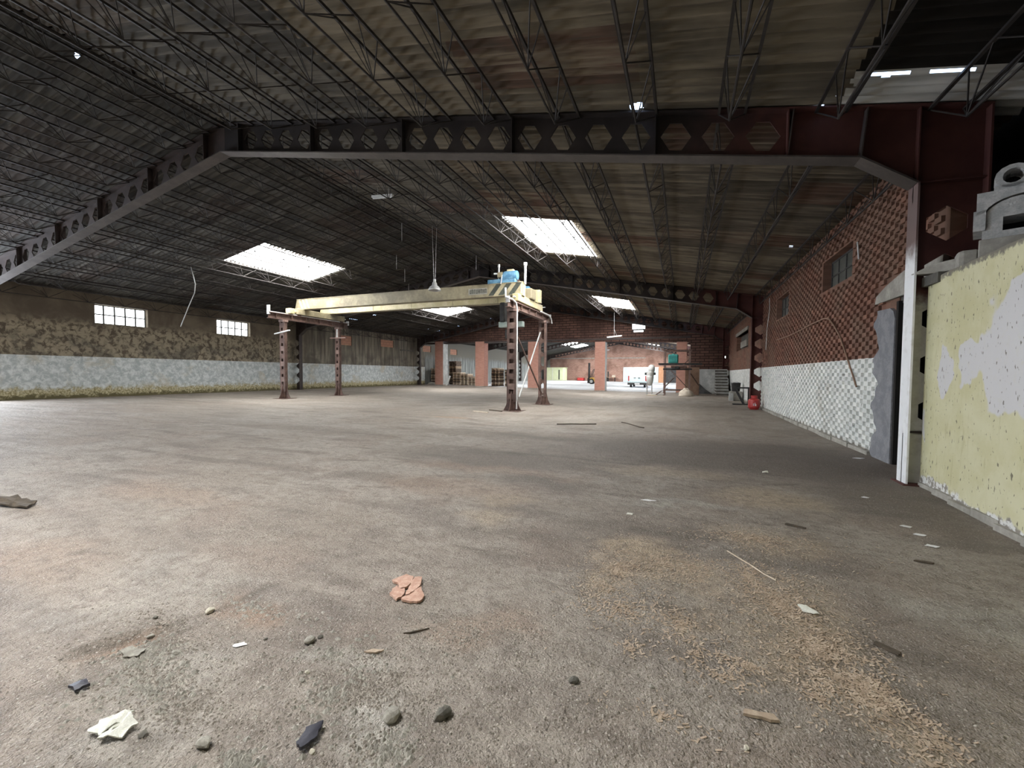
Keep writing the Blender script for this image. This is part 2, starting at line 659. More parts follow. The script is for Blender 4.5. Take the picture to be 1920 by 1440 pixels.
M['galv'] = worn('galvanised_tube', (.46, .46, .45), (.56, .56, .55), 6, .45, .2, 0)
M['green_grey'] = worn('green_grey_paint', (.30, .37, .33), (.38, .44, .40), 5, .6, 0, 0)
M['teal'] = worn('teal_plastic', (.045, .30, .27), (.07, .40, .36), 4, .5, 0, 0)
M['dark'] = worn('black_rubber', (.018, .018, .018), (.035, .033, .03), 6, .7, 0, 0)
M['wood'] = worn('pallet_wood', (.33, .24, .16), (.46, .36, .26), 8, .85, 0, 0)
M['wood_pale'] = worn('pale_pallet_wood', (.56, .47, .36), (.66, .57, .46), 8, .85, 0, 0)
M['wood_dark'] = worn('old_pallet_wood', (.11, .078, .058), (.18, .13, .095), 8, .85, 0, 0)
M['ply'] = worn('brown_board', (.25, .155, .105), (.31, .20, .14), 4, .8, 0, 0)
M['red'] = worn('red_enamel', (.40, .030, .030), (.52, .055, .05), 5, .4, 0, 0)
M['van'] = worn('van_white', (.62, .76, .80), (.68, .80, .83), 2, .35, 0, 0)
M['door_blue'] = worn('pale_blue_door', (.60, .74, .80), (.66, .78, .83), 1.5, .5, 0, 0)
M['orange'] = worn('orange_brick', (.55, .28, .15), (.62, .34, .20), 4, .8, 0, 0)
M['fork'] = worn('forklift_yellow', (.62, .36, .04), (.70, .43, .07), 4, .45, 0, 0)
M['cab'] = worn('pale_green_panel', (.60, .64, .40), (.66, .70, .46), 2, .6, 0, 0)
M['bag'] = worn('grey_filter_cloth', (.52, .53, .52), (.66, .66, .64), 4, .85, 0, .2)
M['rag'] = worn('pale_sacking', (.60, .52, .42), (.70, .62, .52), 5, .9, 0, .4)
M['tile'] = worn('salmon_clay', (.50, .30, .225), (.62, .42, .33), 30, .85, 0, .3)
M['paper'] = worn('crumpled_white', (.70, .70, .62), (.82, .82, .76), 25, .8, 0, .3)
M['stone_grey'] = worn('grey_stone', (.27, .255, .22), (.40, .38, .33), 30, .9, 0, .4)
M['stone_pale'] = worn('pale_stone', (.50, .47, .38), (.62, .58, .48), 30, .9, 0, .4)
M['stone_dark'] = worn('dark_stone', (.10, .095, .08), (.17, .155, .13), 30, .9, 0, .4)
M['plastic_black'] = worn('black_scrap', (.03, .03, .045), (.06, .06, .08), 20, .5, 0, 0)
M['chips'] = worn('wood_shavings', (.40, .31, .23), (.54, .44, .345), 14, .9, 0, 0)
M['grit'] = worn('floor_grit', (.17, .145, .12), (.46, .42, .365), 60, .9, 0, 0)
M['twig'] = worn('dark_twig', (.07, .055, .04), (.11, .085, .06), 20, .9, 0, 0)
M['paper_flat'] = worn('white_scrap', (.80, .80, .82), (.86, .86, .88), 20, .5, 0, 0)

from mathutils import noise as mnoise


def zfn(x, y):
    """floor height with its small unevenness"""
    a = .012 if y < 36 else .002
    pit = 0
    if -3.4 < x < -1.6 and y < 3.4:
        d = math.hypot((x + 2.64) * .86 + (y - 1.27) * -.5, 0) / .075
        l = ((x + 2.64) * .5 + (y - 1.27) * .86) / .20
        q = d * d + l * l
        if q < 3:
            pit = -.032 * math.exp(-q * q * .8) + .008 * math.exp(-(q - 1.6) ** 2 * 3)
    return pit + zf(x) + a * mnoise.noise(Vector((x * .9, y * .9, 0))) + .35 * a * mnoise.noise(Vector((x * 3.7, y * 3.7, 5)))


# ------------------------------------------------------------------ floor
def frange(a, b, d):
    n = max(1, int(round((b - a) / d)))
    return [a + (b - a) * i / n for i in range(n)]


def lerp3(a, b, t):
    t = max(0.0, min(1.0, t))
    return tuple(a[i] + (b[i] - a[i]) * t for i in range(3))


def sstep(v, lo, hi):
    t = max(0.0, min(1.0, (v - lo) / (hi - lo)))
    return t * t * (3 - 2 * t)


def fr(x, y, sc, oct_=4, seed=0.0):
    return .5 + .5 * mnoise.fractal(Vector((x * sc, y * sc, seed)), .9, 2.1, oct_)


SAWDUST = [(-.30, 3.55, .28, .24, .95), (-.05, 3.25, .42, .22, .7), (-1.70, 3.75, .30, .35, .55), (-1.75, 4.4, .30, .25, .45), (.9, 5.5, .62, .45, .75), (-.2, 6.45, 1.0, .35, .5),
           (.55, 2.9, .40, .55, .45), (.72, 2.4, .26, .40, .55), (-.48, 2.95, .18, .40, .55), (.7, 4.1, .5, .35, .45), (.85, 2.0, .14, .25, .6), (.1, 2.7, .12, .45, .35)]
CEMENT = [(-1.07, 1.27, .26, .20, .75), (-2.1, 1.15, .40, .30, .45), (-.2, 4.85, .26, .16, .55), (-3.2, 1.7, .8, .5, .35), (1.6, 3.3, .4, .3, .4), (1.9, 3.0, .5, .25, .35), (-1.5, 1.6, .2, .12, .5), (.15, 5.0, .5, .12, .4)]
ORANGE = [(-2.62, 1.28, .10, .18, .9), (-2.3, 1.72, .30, .10, .65), (-.42, 1.18, .16, .14, .5), (-2.6, 4.6, 1.2, .5, .4), (-6.5, 11.5, .7, .25, .9), (-4.2, 1.6, 1.0, .3, .35), (-5.4, 3.0, 1.2, .35, .4),
          (-1.0, 2.05, .35, .12, .45), (-2.6, 5.6, 1.5, .3, .4)]
DARKSOIL = [(.8, 8.4, 3.6, 2.0, .8), (-3.0, 6.4, 2.2, .8, .6), (.05, 2.62, .22, .10, .6), (-1.6, 3.3, .7, .12, .45), (-.2, 3.95, .9, .25, .5), (-3.6, 4.6, 1.0, .25, .55), (2.2, 6.6, .8, 2.0, .7), (-4.2, 8.9, 2.6, .5, .5),
            (-1.5, 5.3, 1.0, .3, .45), (-8.0, 7.6, 3.0, .5, .4)]


CRACKS = [((-2.78, 1.12), (-2.62, 1.42)), ((-2.62, 1.42), (-2.46, 1.68)), ((-2.46, 1.68), (-2.44, 2.30)), ((-2.44, 2.30), (-2.10, 3.1)), ((-1.9, 1.0), (-1.72, 1.10)), ((-1.35, 1.2), (-.95, 1.25)), ((-4.4, 3.9), (-3.4, 4.2)), ((-3.4, 4.2), (-2.6, 4.9)),
          ((-1.0, 1.75), (-.7, 2.0)), ((-5.2, 5.2), (-3.9, 5.6)), ((-2.2, 7.6), (-.4, 7.3)), ((-.4, 3.95), (.3, 3.9)), ((1.0, 6.2), (2.2, 6.9)), ((-7, 6.0), (-5, 6.3)), ((-3.8, 9.5), (-1.5, 10.2)), ((-1.5, 10.2), (.5, 9.6)), ((-6, 8.2), (-4, 8.5))]


def soil(x, y):
    wx = x + .22 * mnoise.noise(Vector((x * 1.9, y * 1.9, 9))) + .10 * mnoise.noise(Vector((x * 6, y * 6, 2)))
    wy = y + .22 * mnoise.noise(Vector((x * 1.9, y * 1.9, 19))) + .10 * mnoise.noise(Vector((x * 6, y * 6, 12)))
    c = lerp3((.285, .244, .204), (.338, .298, .256), sstep(fr(x, y, .28, 4, 1), .35, .65))
    c = lerp3(c, (.195, .166, .142), .65 * sstep(fr(x, y, 1.5, 4, 7), .52, .80))
    c = lerp3(c, (.140, .118, .100), .60 * sstep(fr(x * .35, y * 1.5, 1.9, 4, 3), .54, .80))
    c = lerp3(c, (.390, .348, .300), .45 * sstep(fr(x, y, 2.3, 3, 13), .58, .85))
    c = lerp3(c, (.285, .222, .180), .40 * sstep(fr(x, y, 1.1, 3, 23), .58, .80))

    def spots(c, lst, tone):
        for sx, sy, rx, ry, k in lst:
            d = math.hypot((wx - sx) / rx, (wy - sy) / ry)
            if d < 1.3:
                c = lerp3(c, tone, k * sstep(d, 1.25, .45))
        return c
    c = spots(c, DARKSOIL, (.118, .098, .080))
    c = spots(c, ORANGE, (.335, .235, .170))
    c = spots(c, CEMENT, (.46, .44, .395))
    c = spots(c, SAWDUST, (.420, .335, .240))
    # hairline breaks in the crust
    for (xa, ya), (xb, yb) in CRACKS:
        lx, ly = xb - xa, yb - ya
        t = max(0.0, min(1.0, ((wx - xa) * lx + (wy - ya) * ly) / (lx * lx + ly * ly)))
        d = math.hypot(x + (wx - x) * .4 - xa - lx * t, y + (wy - y) * .4 - ya - ly * t)
        if d < .045:
            c = lerp3(c, (.080, .064, .052), .75 * (1 - d / .045))
    # drag line scored across the soil
    d = abs((y - 6.95) - (-.10) * (x + 2.2) - .08 * mnoise.noise(Vector((x * 1.3, 0, 4))))
    if -3.9 < x < -.6 and d < .09:
        c = lerp3(c, (.085, .072, .060), .6 * (1 - d / .09))
    slab = lerp3((.56, .59, .62), (.40, .42, .45), sstep(fr(x * .3, y * 1.2, .8, 4, 31), .35, .7))
    return lerp3(c, slab, sstep(y, 35.4, 36.4))


def build_floor():
    xs = frange(-24, -12, .8) + frange(-12, -5, .25) + frange(-5, 3.2, .05) + frange(3.2, 7, .6) + [7]
    ys = frange(-7, 0, .9) + frange(0, 7, .05) + frange(7, 12, .14) + frange(12, 36.5, .5) + frange(36.5, 80, 2.0) + [80]
    mb = MB()
    nx = len(xs)
    for y in ys:
        for x in xs:
            mb.v.append((x, y, zfn(x, y)))
    for j in range(len(ys) - 1):
        for i in range(nx - 1):
            a = j * nx + i
            mb.f.append((a, a + 1, a + nx + 1, a + nx))
    o = mb.build('floor', M['floor'], smooth=True)
    at = o.data.color_attributes.new('soil', 'FLOAT_COLOR', 'POINT')
    buf = []
    for x, y, z in mb.v:
        buf += [*soil(x, y), 1.0]
    at.data.foreach_set('color', buf)
    return struct(o, 'dusty grey-brown earth and concrete floor of the hall')


floor = build_floor()


# ------------------------------------------------------------------ walls
def cells(us, vs, holes):
    """rectangles of the grid us x vs that lie in no hole"""
    us = sorted(set(us + [h[0] for h in holes] + [h[1] for h in holes]))
    vs = sorted(set(vs + [h[2] for h in holes] + [h[3] for h in holes]))
    for a, b in zip(us, us[1:]):
        for c, d in zip(vs, vs[1:]):
            mu, mv = (a + b) / 2, (c + d) / 2
            if not any(h[0] < mu < h[1] and h[2] < mv < h[3] for h in holes):
                yield a, b, c, d


LWIN = [(10.39, 12.34, 3.47, 4.29), (15.52, 17.44, 3.47, 4.27)]
LBRICKED = [(24.0, 25.63, 3.47, 4.16), (28.97, 30.66, 3.61, 4.21), (35.15, 36.6, 3.5, 4.1), (40.4, 41.9, 3.45, 4.05), (46.6, 48.2, 3.45, 4.05)]
LDOOR = (-.2, 7.4, .2, 4.0)
mb = MB()
for a, b, c, d in cells([-7, 80], [-.2, 4.9], LWIN + [LDOOR] + [(u0, u1, v0, v1) for u0, u1, v0, v1 in LBRICKED]):
    mb.box(XL - .3, XL, a, b, c, d)
for u0, u1, v0, v1 in LBRICKED:
    mb.box(XL - .3, XL - .16, u0, u1, v0, v1)
wall_left = struct(mb.build('wall_left', M['wall_left']), 'long mould-stained rendered wall with a pale blue-grey dado')

for i, (u0, u1, v0, v1) in enumerate(LWIN):
    w_ = struct_empty('window_%d' % (i + 1), ['daylit ten-pane steel window nearest the camera in the stained wall', 'second daylit ten-pane steel window in the stained wall'][i], (XL - .22, u0, v0))
    fr = MB()
    fr.box(XL - .25, XL - .2, u0, u1, v0, v0 + .035).box(XL - .25, XL - .2, u0, u1, v1 - .035, v1)
    fr.box(XL - .25, XL - .2, u0, u0 + .035, v0, v1).box(XL - .25, XL - .2, u1 - .035, u1, v0, v1)
    fr.build('frame', M['frame_dark'], w_)
    du = (u1 - u0) / 5
    dv = (v1 - v0) / 2
    for k in range(1, 5):
        MB().box(XL - .25, XL - .2, u0 + k * du - .026, u0 + k * du + .026, v0 + .035, v1 - .035).build('mullion', M['frame_dark'], w_)
    MB().box(XL - .245, XL - .205, u0 + .035, u1 - .035, v0 + dv - .024, v0 + dv + .024).build('glazing_bar', M['frame_dark'], w_)
    for a in range(5):
        for b in range(2):
            MB().box(XL - .235, XL - .228, u0 + a * du, u0 + (a + 1) * du, v0 + b * dv, v0 + (b + 1) * dv).build('pane', M['pane'], w_)

for i, (u0, u1, v0, v1) in enumerate(LBRICKED):
    o = MB().box(XL - .16, XL - .06, u0, u1, v0, v1).build('window_%d' % (i + 5), M['terracotta'])
    struct(o, 'window opening walled up with terracotta blocks, %s from the crane leg' % ORD[i])

# ledge at the head of the walled-up part
MB().box(XL, XL + .1, 31.6, 33.6, 3.42, 3.52).build('ledge', M['concrete_dark'], wall_left)

# brick wall with the checkered relief ---------------------------------------
RWIN = [(10.52, 12.46, 3.40, 4.10), (15.97, 17.9, 3.37, 4.10)]
RDOOR = (7.2, 8.44, -.3, 2.62)
R2WIN = [(24.9, 29.9, 2.86, 3.74)]
ADDED_DOOR_FAR = (49.5, 62.5, -.3, 4.0)  # unseen opening added to let more light into the far hall
mb = MB()
for a, b, c, d in cells([7.15, 34.6], [-.2, 4.86], RWIN + [RDOOR] + R2WIN):
    mb.box(XR, XR + .25, a, b, c, d)
for a, b, c, d in cells([34.6, 79], [-.2, 4.86], [ADDED_DOOR_FAR]):
    mb.box(XR, XR + .25, a, b, c, d)
wall_right = struct(mb.build('wall_right', M['brick']), 'checkered relief brick wall, whitewashed to head height')

BW, BH = .165, .081
bricks = []
for row in range(0, 58):
    for colm in range(54, 125):
        if (row + colm) % 2:
            continue
        y0, z0 = colm * BW, row * BH
        yc, zc = y0 + BW / 2, z0 + BH / 2
        if zc > zroof(XR) - .08 or yc > 20.4 or zc < .06:
            continue
        if yc < 9.12 + .10 * math.sin(zc * 9) + .05 * math.sin(zc * 23) and zc < 2.92:
            continue
        if any(a - .09 < yc < b + .09 and c - .04 < zc < d + .03 for a, b, c, d in RWIN):
            continue
        bricks.append((y0, z0))
for row in range(36, 58):                       # above the doorway
    for colm in range(44, 54):
        if (row + colm) % 2 == 0 and row * BH > 2.98 and row * BH < zroof(XR) - .12:
            bricks.append((colm * BW, row * BH))
bricks.sort(key=lambda b: b[0] ** 2 + (b[1] - 1.4) ** 2)
bm_ = MB().box(-.042, .002, .004, BW - .004, .004, BH - .004)
me_src = None
for y0, z0 in bricks[:300]:
    if me_src is None:
        o = bm_.build('brick', M['brick'], wall_right)
        me_src = o.data
    else:
        o = bpy.data.objects.new('brick', me_src)
        COL.objects.link(o)
        o.parent = wall_right
    o.location = (XR, y0, z0)
rest = MB()
for y0, z0 in bricks[300:]:
    rest.box(XR - .042, XR + .002, y0 + .004, y0 + BW - .004, z0 + .004, z0 + BH - .004)
tag(rest.build('relief_bricks', M['brick'], wall_right), None, None, None, 'stuff')

base = MB()
for k in range(12):
    y0 = 9.2 + k * .94
    base.box(XR - .09 - .01 * (k % 3), XR + .01, y0, y0 + .92, -.05, .075 + .012 * (k % 2))
struct(base.build('baseboard_right', M['concrete']), 'low uneven concrete kerb at the foot of the whitewashed brick wall')

# cement patch around the doorway, ragged towards the bricks
pts = [(8.44, -.05), (8.44, 2.30), (8.50, 2.42), (8.62, 2.48)]
for k in range(40):
    z_ = 2.50 - k * (2.55 / 39)
    pts.append((9.10 + .10 * math.sin(z_ * 9) + .05 * math.sin(z_ * 23) + .04 * mnoise.noise(Vector((z_ * 14, 3, 1))), z_))
mb = MB().prism(pts, 'x', XR - .05, XR + .01)
fix_normals(mb.build('cement_patch', M['plaster'], wall_right))
pts = [(7.15, 2.62), (9.2, 2.62), (9.15, 2.75), (8.8, 2.86), (8.2, 2.98), (7.15, 3.02)]
fix_normals(MB().prism(pts, 'x', XR - .055, XR + .01).build('lintel_patch', M['concrete'], wall_right))
d1 = struct_empty('door_1', 'dark doorway with a rough cement jamb beside the first steel column', (XR + .1, 7.2, 0))
MB().box(XR - .03, XR + .27, 8.38, 8.45, -.02, 2.56).build('jamb', M['black_void'], d1)  # black strip stands in for the dark gap of the opening
MB().box(XR + .02, XR + .25, 7.2, 8.44, 2.52, 2.62).build('lintel', M['concrete_dark'], d1)

for i, (u0, u1, v0, v1) in enumerate(RWIN):
    w_ = struct_empty('window_%d' % (i + 3), ['unlit dusty steel window high in the checkered brick wall, nearer one', 'unlit dusty steel window high in the checkered brick wall, farther one'][i], (XR + .2, u0, v0))
    fr = MB()
    X1, X2 = XR + .17, XR + .22
    fr.box(X1, X2, u0, u1, v0, v0 + .04).box(X1, X2, u0, u1, v1 - .04, v1).box(X1, X2, u0, u0 + .04, v0, v1).box(X1, X2, u1 - .04, u1, v0, v1)
    fr.build('frame', M['frame_dark'], w_)
    for k in range(1, 4):
        yy = u0 + (u1 - u0) * k / 4
        MB().box(X1, X2, yy - .018, yy + .018, v0, v1).build('mullion', M['frame_dark'], w_)
    MB().box(X1, X2, u0, u1, (v0 + v1) / 2 - .016, (v0 + v1) / 2 + .016).build('glazing_bar', M['frame_dark'], w_)
    for k in range(4):
        MB().box(XR + .19, XR + .2, u0 + (u1 - u0) * k / 4, u0 + (u1 - u0) * (k + 1) / 4, v0, v1).build('pane', M['dirty_glass'], w_)

w_ = struct_empty('window_10', 'wide unglazed dark opening high in the brick wall behind the second column', (XR + .2, 24.9, 2.86))
MB().box(XR + .25, XR + .3, 24.9, 29.9, 2.86, 3.74).build('dark_back', M['concrete_dark'], w_)
MB().box(XR - .06, XR + .2, 24.8, 30.0, 3.74, 3.92).build('lintel', M['concrete'], w_)
MB().box(XR + .1, XR + .2, 26.4, 28.9, 3.0, 3.35).build('rubble_infill', M['concrete'], w_)

# yellow partition beside the camera -------------------------------------------
mb = MB()
YW = [(2.85, 6.95), (2.70, 4.9), (2.35, 0.0), (2.35, -6.6)]
prof = []
for (xa, ya), (xb, yb) in zip(YW, YW[1:]):
    n = 14
    for k in range(n):
        prof.append((xa + (xb - xa) * k / n, ya + (yb - ya) * k / n))
prof.append(YW[-1])
for (xa, ya), (xb, yb) in zip(prof, prof[1:]):
    ha = 2.60 + .012 * mnoise.noise(Vector((ya * 5, 0, 0)))
    hb = 2.60 + .012 * mnoise.noise(Vector((yb * 5, 0, 0)))
    mb.add([(xa, ya, -.1), (xb, yb, -.1), (xb, yb, hb), (xa, ya, ha), (xa + .16, ya, -.1), (xb + .16, yb, -.1), (xb + .16, yb, hb), (xa + .16, ya, ha)],
           [(0, 1, 2, 3), (7, 6, 5, 4), (3, 2, 6, 7), (0, 3, 7, 4), (1, 5, 6, 2)])
wall_part = struct(fix_normals(mb.build('wall_partition', M['yellow'])), 'waist-to-head-high yellow partition with flaking paint patches')
pl = MB()
for k in range(9):
    y0 = 6.9 - k * .42
    xa = 2.85 - (6.95 - y0) * .0732
    pl.box(xa - .035 - .012 * (k % 3), xa + .03, y0 - .40, y0, -.03, .055 + .02 * (k % 2))
pl.build('plinth', M['concrete'], wall_part)
slab = struct(MB().box(2.98, 4.6, 2.0, 6.9, 2.50, 2.615).box(2.80, 3.1, 6.62, 6.99, 2.52, 2.64).build('ceiling_annex', M['concrete_dark']), 'concrete slab over the small room behind the yellow partition')

# the dark lean-to beyond it, its darkness put into near-black colour
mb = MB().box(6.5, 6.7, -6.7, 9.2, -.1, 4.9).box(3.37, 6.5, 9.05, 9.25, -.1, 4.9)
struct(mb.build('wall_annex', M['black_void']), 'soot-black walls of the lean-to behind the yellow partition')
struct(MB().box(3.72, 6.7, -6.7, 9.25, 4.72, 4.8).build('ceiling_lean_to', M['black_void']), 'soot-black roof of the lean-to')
# behind the camera
mb = MB()
mb.prism([(XL - .3, -.2), (6.7, -.2), (6.7, 4.7), (XR, zroof(XR)), (X0, zroof(X0) + .05), (XL - .3, zroof(XL - .3))], 'y', -6.9, -6.6)
struct(fix_normals(mb.build('wall_back', M['wall_left'])), 'end wall behind the camera')

# brick gable wall over the pillars ------------------------------------------------
GY0, GY1 = 34.75, 35.25


def lint(x):
    return 4.42 + (3.78 - 4.42) * (x - XL) / (XR - XL)


mb = MB()
GH = [(-3.73, -2.74, 4.72, 5.38)]
gx = sorted([XL, -20, -17, -14, X0, -7, -5, -3.73, -2.74, -1, .55, 2.0, 2.75, 2.95, XR])
for a, b in zip(gx, gx[1:]):
    def quad(za0, zb0, za1, zb1):
        mb.add([(a, GY0, za0), (b, GY0, zb0), (b, GY0, zb1), (a, GY0, za1), (a, GY1, za0), (b, GY1, zb0), (b, GY1, zb1), (a, GY1, za1)],
               [(0, 1, 2, 3), (7, 6, 5, 4), (4, 5, 1, 0), (3, 2, 6, 7), (1, 5, 6, 2), (4, 0, 3, 7)])
    ta, tb = zroof(a) - .04, zroof(b) - .04
    lo_a, lo_b = (lint(a), lint(b)) if b <= .55 + 1e-6 else (1.82, 1.82)
    if abs(a + 3.73) < 1e-6:
        quad(lo_a, lo_b, 4.72, 4.72)
        quad(5.38, 5.38, ta, tb)
    elif abs(a - 2.75) < 1e-6:
        quad(lo_a, lo_b, 2.55, 2.55)
        quad(2.78, 2.78, ta, tb)
    else:
        quad(lo_a, lo_b, ta, tb)
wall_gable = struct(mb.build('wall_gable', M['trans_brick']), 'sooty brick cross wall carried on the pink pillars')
MB().box(XL + .4, .55, GY0 - .06, GY1 + .06, 4.16, 4.30).build('steel_lintel', M['frame_b'], wall_gable)
MB().box(.55, XR, GY0 - .02, GY1, -.1, 1.82).build('whitewashed_base', M['white_render'], wall_gable)
w_ = struct_empty('window_11', 'small blazing skylit opening in the sooty brick cross wall', (-3.2, GY0 + .3, 4.72))
MB().box(-3.73, -2.74, GY0 + .28, GY0 + .30, 4.98, 5.38).build('pane', M['pane'], w_)
MB().box(-3.62, -2.9, GY0 + .28, GY0 + .30, 4.74, 4.88).build('lower_pane', M['pane'], w_)
MB().box(-3.73, -2.74, GY0 + .24, GY0 + .34, 4.88, 4.98).build('crossbar', M['frame_dark'], w_)
w_ = struct_empty('window_12', 'tiny bright hole in the brick above the stairs', (2.85, GY0 + .3, 2.55))
MB().box(2.75, 2.95, GY0 + .28, GY0 + .30, 2.55, 2.78).build('pane', M['pane'], w_)

# far end wall
mb = MB()
mb.prism([(XL - .3, -.2), (XR + .3, -.2), (XR + .3, zroof(XR + .3)), (X0, zroof(X0)), (XL - .3, zroof(XL - .3))], 'y', 78.0, 78.3)
wall_far = struct(fix_normals(mb.build('wall_far', M['far_brick'])), 'sunlit brick end wall of the far hall')
MB().box(XL, -6, 77.94, 78.02, 4.25, 4.42).build('string_course', M['concrete'], wall_far)
d2 = struct_empty('door_2', 'wide pale blue garage door in the far brick wall', (-6.7, 77.9, 0))
for k in range(4):
    MB().box(-9.6 + k * 1.455, -9.6 + (k + 1) * 1.455 - .03, 77.86, 77.98, .02, 2.56).build('door_leaf', M['door_blue'], d2)
MB().box(-9.75, -9.6, 77.84, 78.0, 0, 2.7).box(-9.75, -3.75, 77.84, 78.0, 2.56, 2.7).build('door_frame', M['white_paint'], d2)
MB().box(-3.75, -2.75, 77.6, 78.0, 0, 2.75).build('door_pier', M['orange'], wall_far)
struct(MB().box(-2.7, .3, 77.9, 78.0, 0, 2.6).build('door_3', M['frame_dark']), 'dark gate beside the orange pier in the far brick wall')  # dark panel stands in for the darkness of an opening

# ------------------------------------------------------------------ pillars
PIL = [(-21.62, -20.75, 'nearest the stained wall'), (-17.4, -16.53, 'between the two groups of pallets'), (-12.35, -11.5, 'half hidden by the far crane leg'),
       (-6.6, -5.77, 'standing alone in front of the forklift'), (-.42, .32, 'behind the steel tower')]
for i, (a, b, where) in enumerate(PIL):
    zb = zf((a + b) / 2)
    t_ = thing('brick_pillar', 'square pink brick pillar ' + where, 'pillar', ((a + b) / 2, 35.1, zb - .02), 'pillars under the brick cross wall')
    top = lint((a + b) / 2) + .02
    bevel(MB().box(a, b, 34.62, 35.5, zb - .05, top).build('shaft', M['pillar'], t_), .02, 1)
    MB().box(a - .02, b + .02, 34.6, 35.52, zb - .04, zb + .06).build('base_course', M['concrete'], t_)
    MB().box(b - .01, b + .012, 34.64, 35.48, zb + .08, top - .02).build('rendered_side', M['white_render'] if i in (0, 3) else M['pillar'], t_)  # white strips on two pillars put the light on their sides into colour

# ------------------------------------------------------------------ roof sheets
PITCH_Y = 1.033
WAVE = PITCH_Y / 6
AMP = .036


def sheet_mesh(name, run, side, mat, width=PITCH_Y, holes=(), seg=8, over=.16):
    """one corrugated sheet: x across the slope (downhill), y along the hall; holes: (y, x, ry, rx)"""
    nw = int(round(width / WAVE)) * seg
    nx = 44 if holes else 1
    L = run + over
    mb = MB()
    wy = width + .03
    for i in range(nx + 1):
        u = L * i / nx
        for j in range(nw + 1):
            y = wy * j / nw
            mb.v.append((side * u, y, -S * u + .004 * u / run + AMP * math.cos(2 * math.pi * y / WAVE)))
    for i in range(nx):
        for j in range(nw):
            yc, uc = wy * (j + .5) / nw, L * (i + .5) / nx
            if any(((yc - hy) / ry) ** 2 + ((uc - hx) / rx) ** 2 < 1 + .5 * mnoise.noise(Vector((yc * 30, uc * 30, hx))) for hy, hx, ry, rx in holes):
                continue
            a = i * (nw + 1) + j
            mb.f.append((a, a + nw + 1, a + nw + 2, a + 1) if side > 0 else (a, a + 1, a + nw + 2, a + nw + 1))
    me = bpy.data.meshes.new(name)
    me.from_pydata(mb.v, [], mb.f)
    me.materials.append(mat)
    for p in me.polygons:
        p.use_smooth = True
    me.update()
    return me


YS = {1: 12.5 - 11 * PITCH_Y, -1: 11.85 - 10 * PITCH_Y}        # first sheet edge (about 1.1 and 1.5 m in front of the camera)
NCOL = 32
SKY_ROW = 2
SKYLIGHTS = []                                                  # (side, y start, number of panels)
for k in range(-1, 5):
    SKYLIGHTS.append((1, 12.5 + k * 14 * PITCH_Y, 4))
    SKYLIGHTS.append((-1, 11.85 + (k * 14 if k < 1 else 13 + (k - 1) * 14) * PITCH_Y, 4))
SKYLIGHTS += [(-1, 63.5, 4)]
# holes through the fibre cement: (x, y, radius x, radius y)
HOLES = [(-9.99, 5.22, .07, .10), (-.72, 6.92, .13, .09), (-.63, 6.78, .10, .05), (1.66, 6.99, .05, .05), (1.74, 6.75, .05, .03), (1.86, 6.55, .05, .02),
         (-21.35, 9.75, .10, .06), (-10.4, 4.5, .04, .05), (-9.98, 6.6, .03, .03), (-9.95, 10.36, .03, .03), (-9.9, 13.2, .05, .04), (-13.7, 21.9, .12, .10),
         (2.15, 6.36, .22, .02), (2.75, 6.36, .18, .016), (-19.8, 24.0, .14, .12), (-21.3, 23.6, .06, .5), (-20.5, 31.9, .1, .08), (-18.6, 33.7, .10, .10), (-17.2, 33.9, .10, .10), (-15.6, 34.0, .1, .1), (-14.9, 34.0, .1, .1),
         (-14.2, 34.0, .09, .09), (-20.6, 33.6, .14, .14), (-2.6, 33.8, .12, .08), (-1.5, 33.8, .16, .07), (-.6, 33.8, .2, .08), (.3, 33.8, .12, .09), (1.1, 33.8, .12, .08), (-3.6, 33.6, .1, .1), (1.9, 19.6, .07, .06), (2.62, 13.4, .05, .05)]

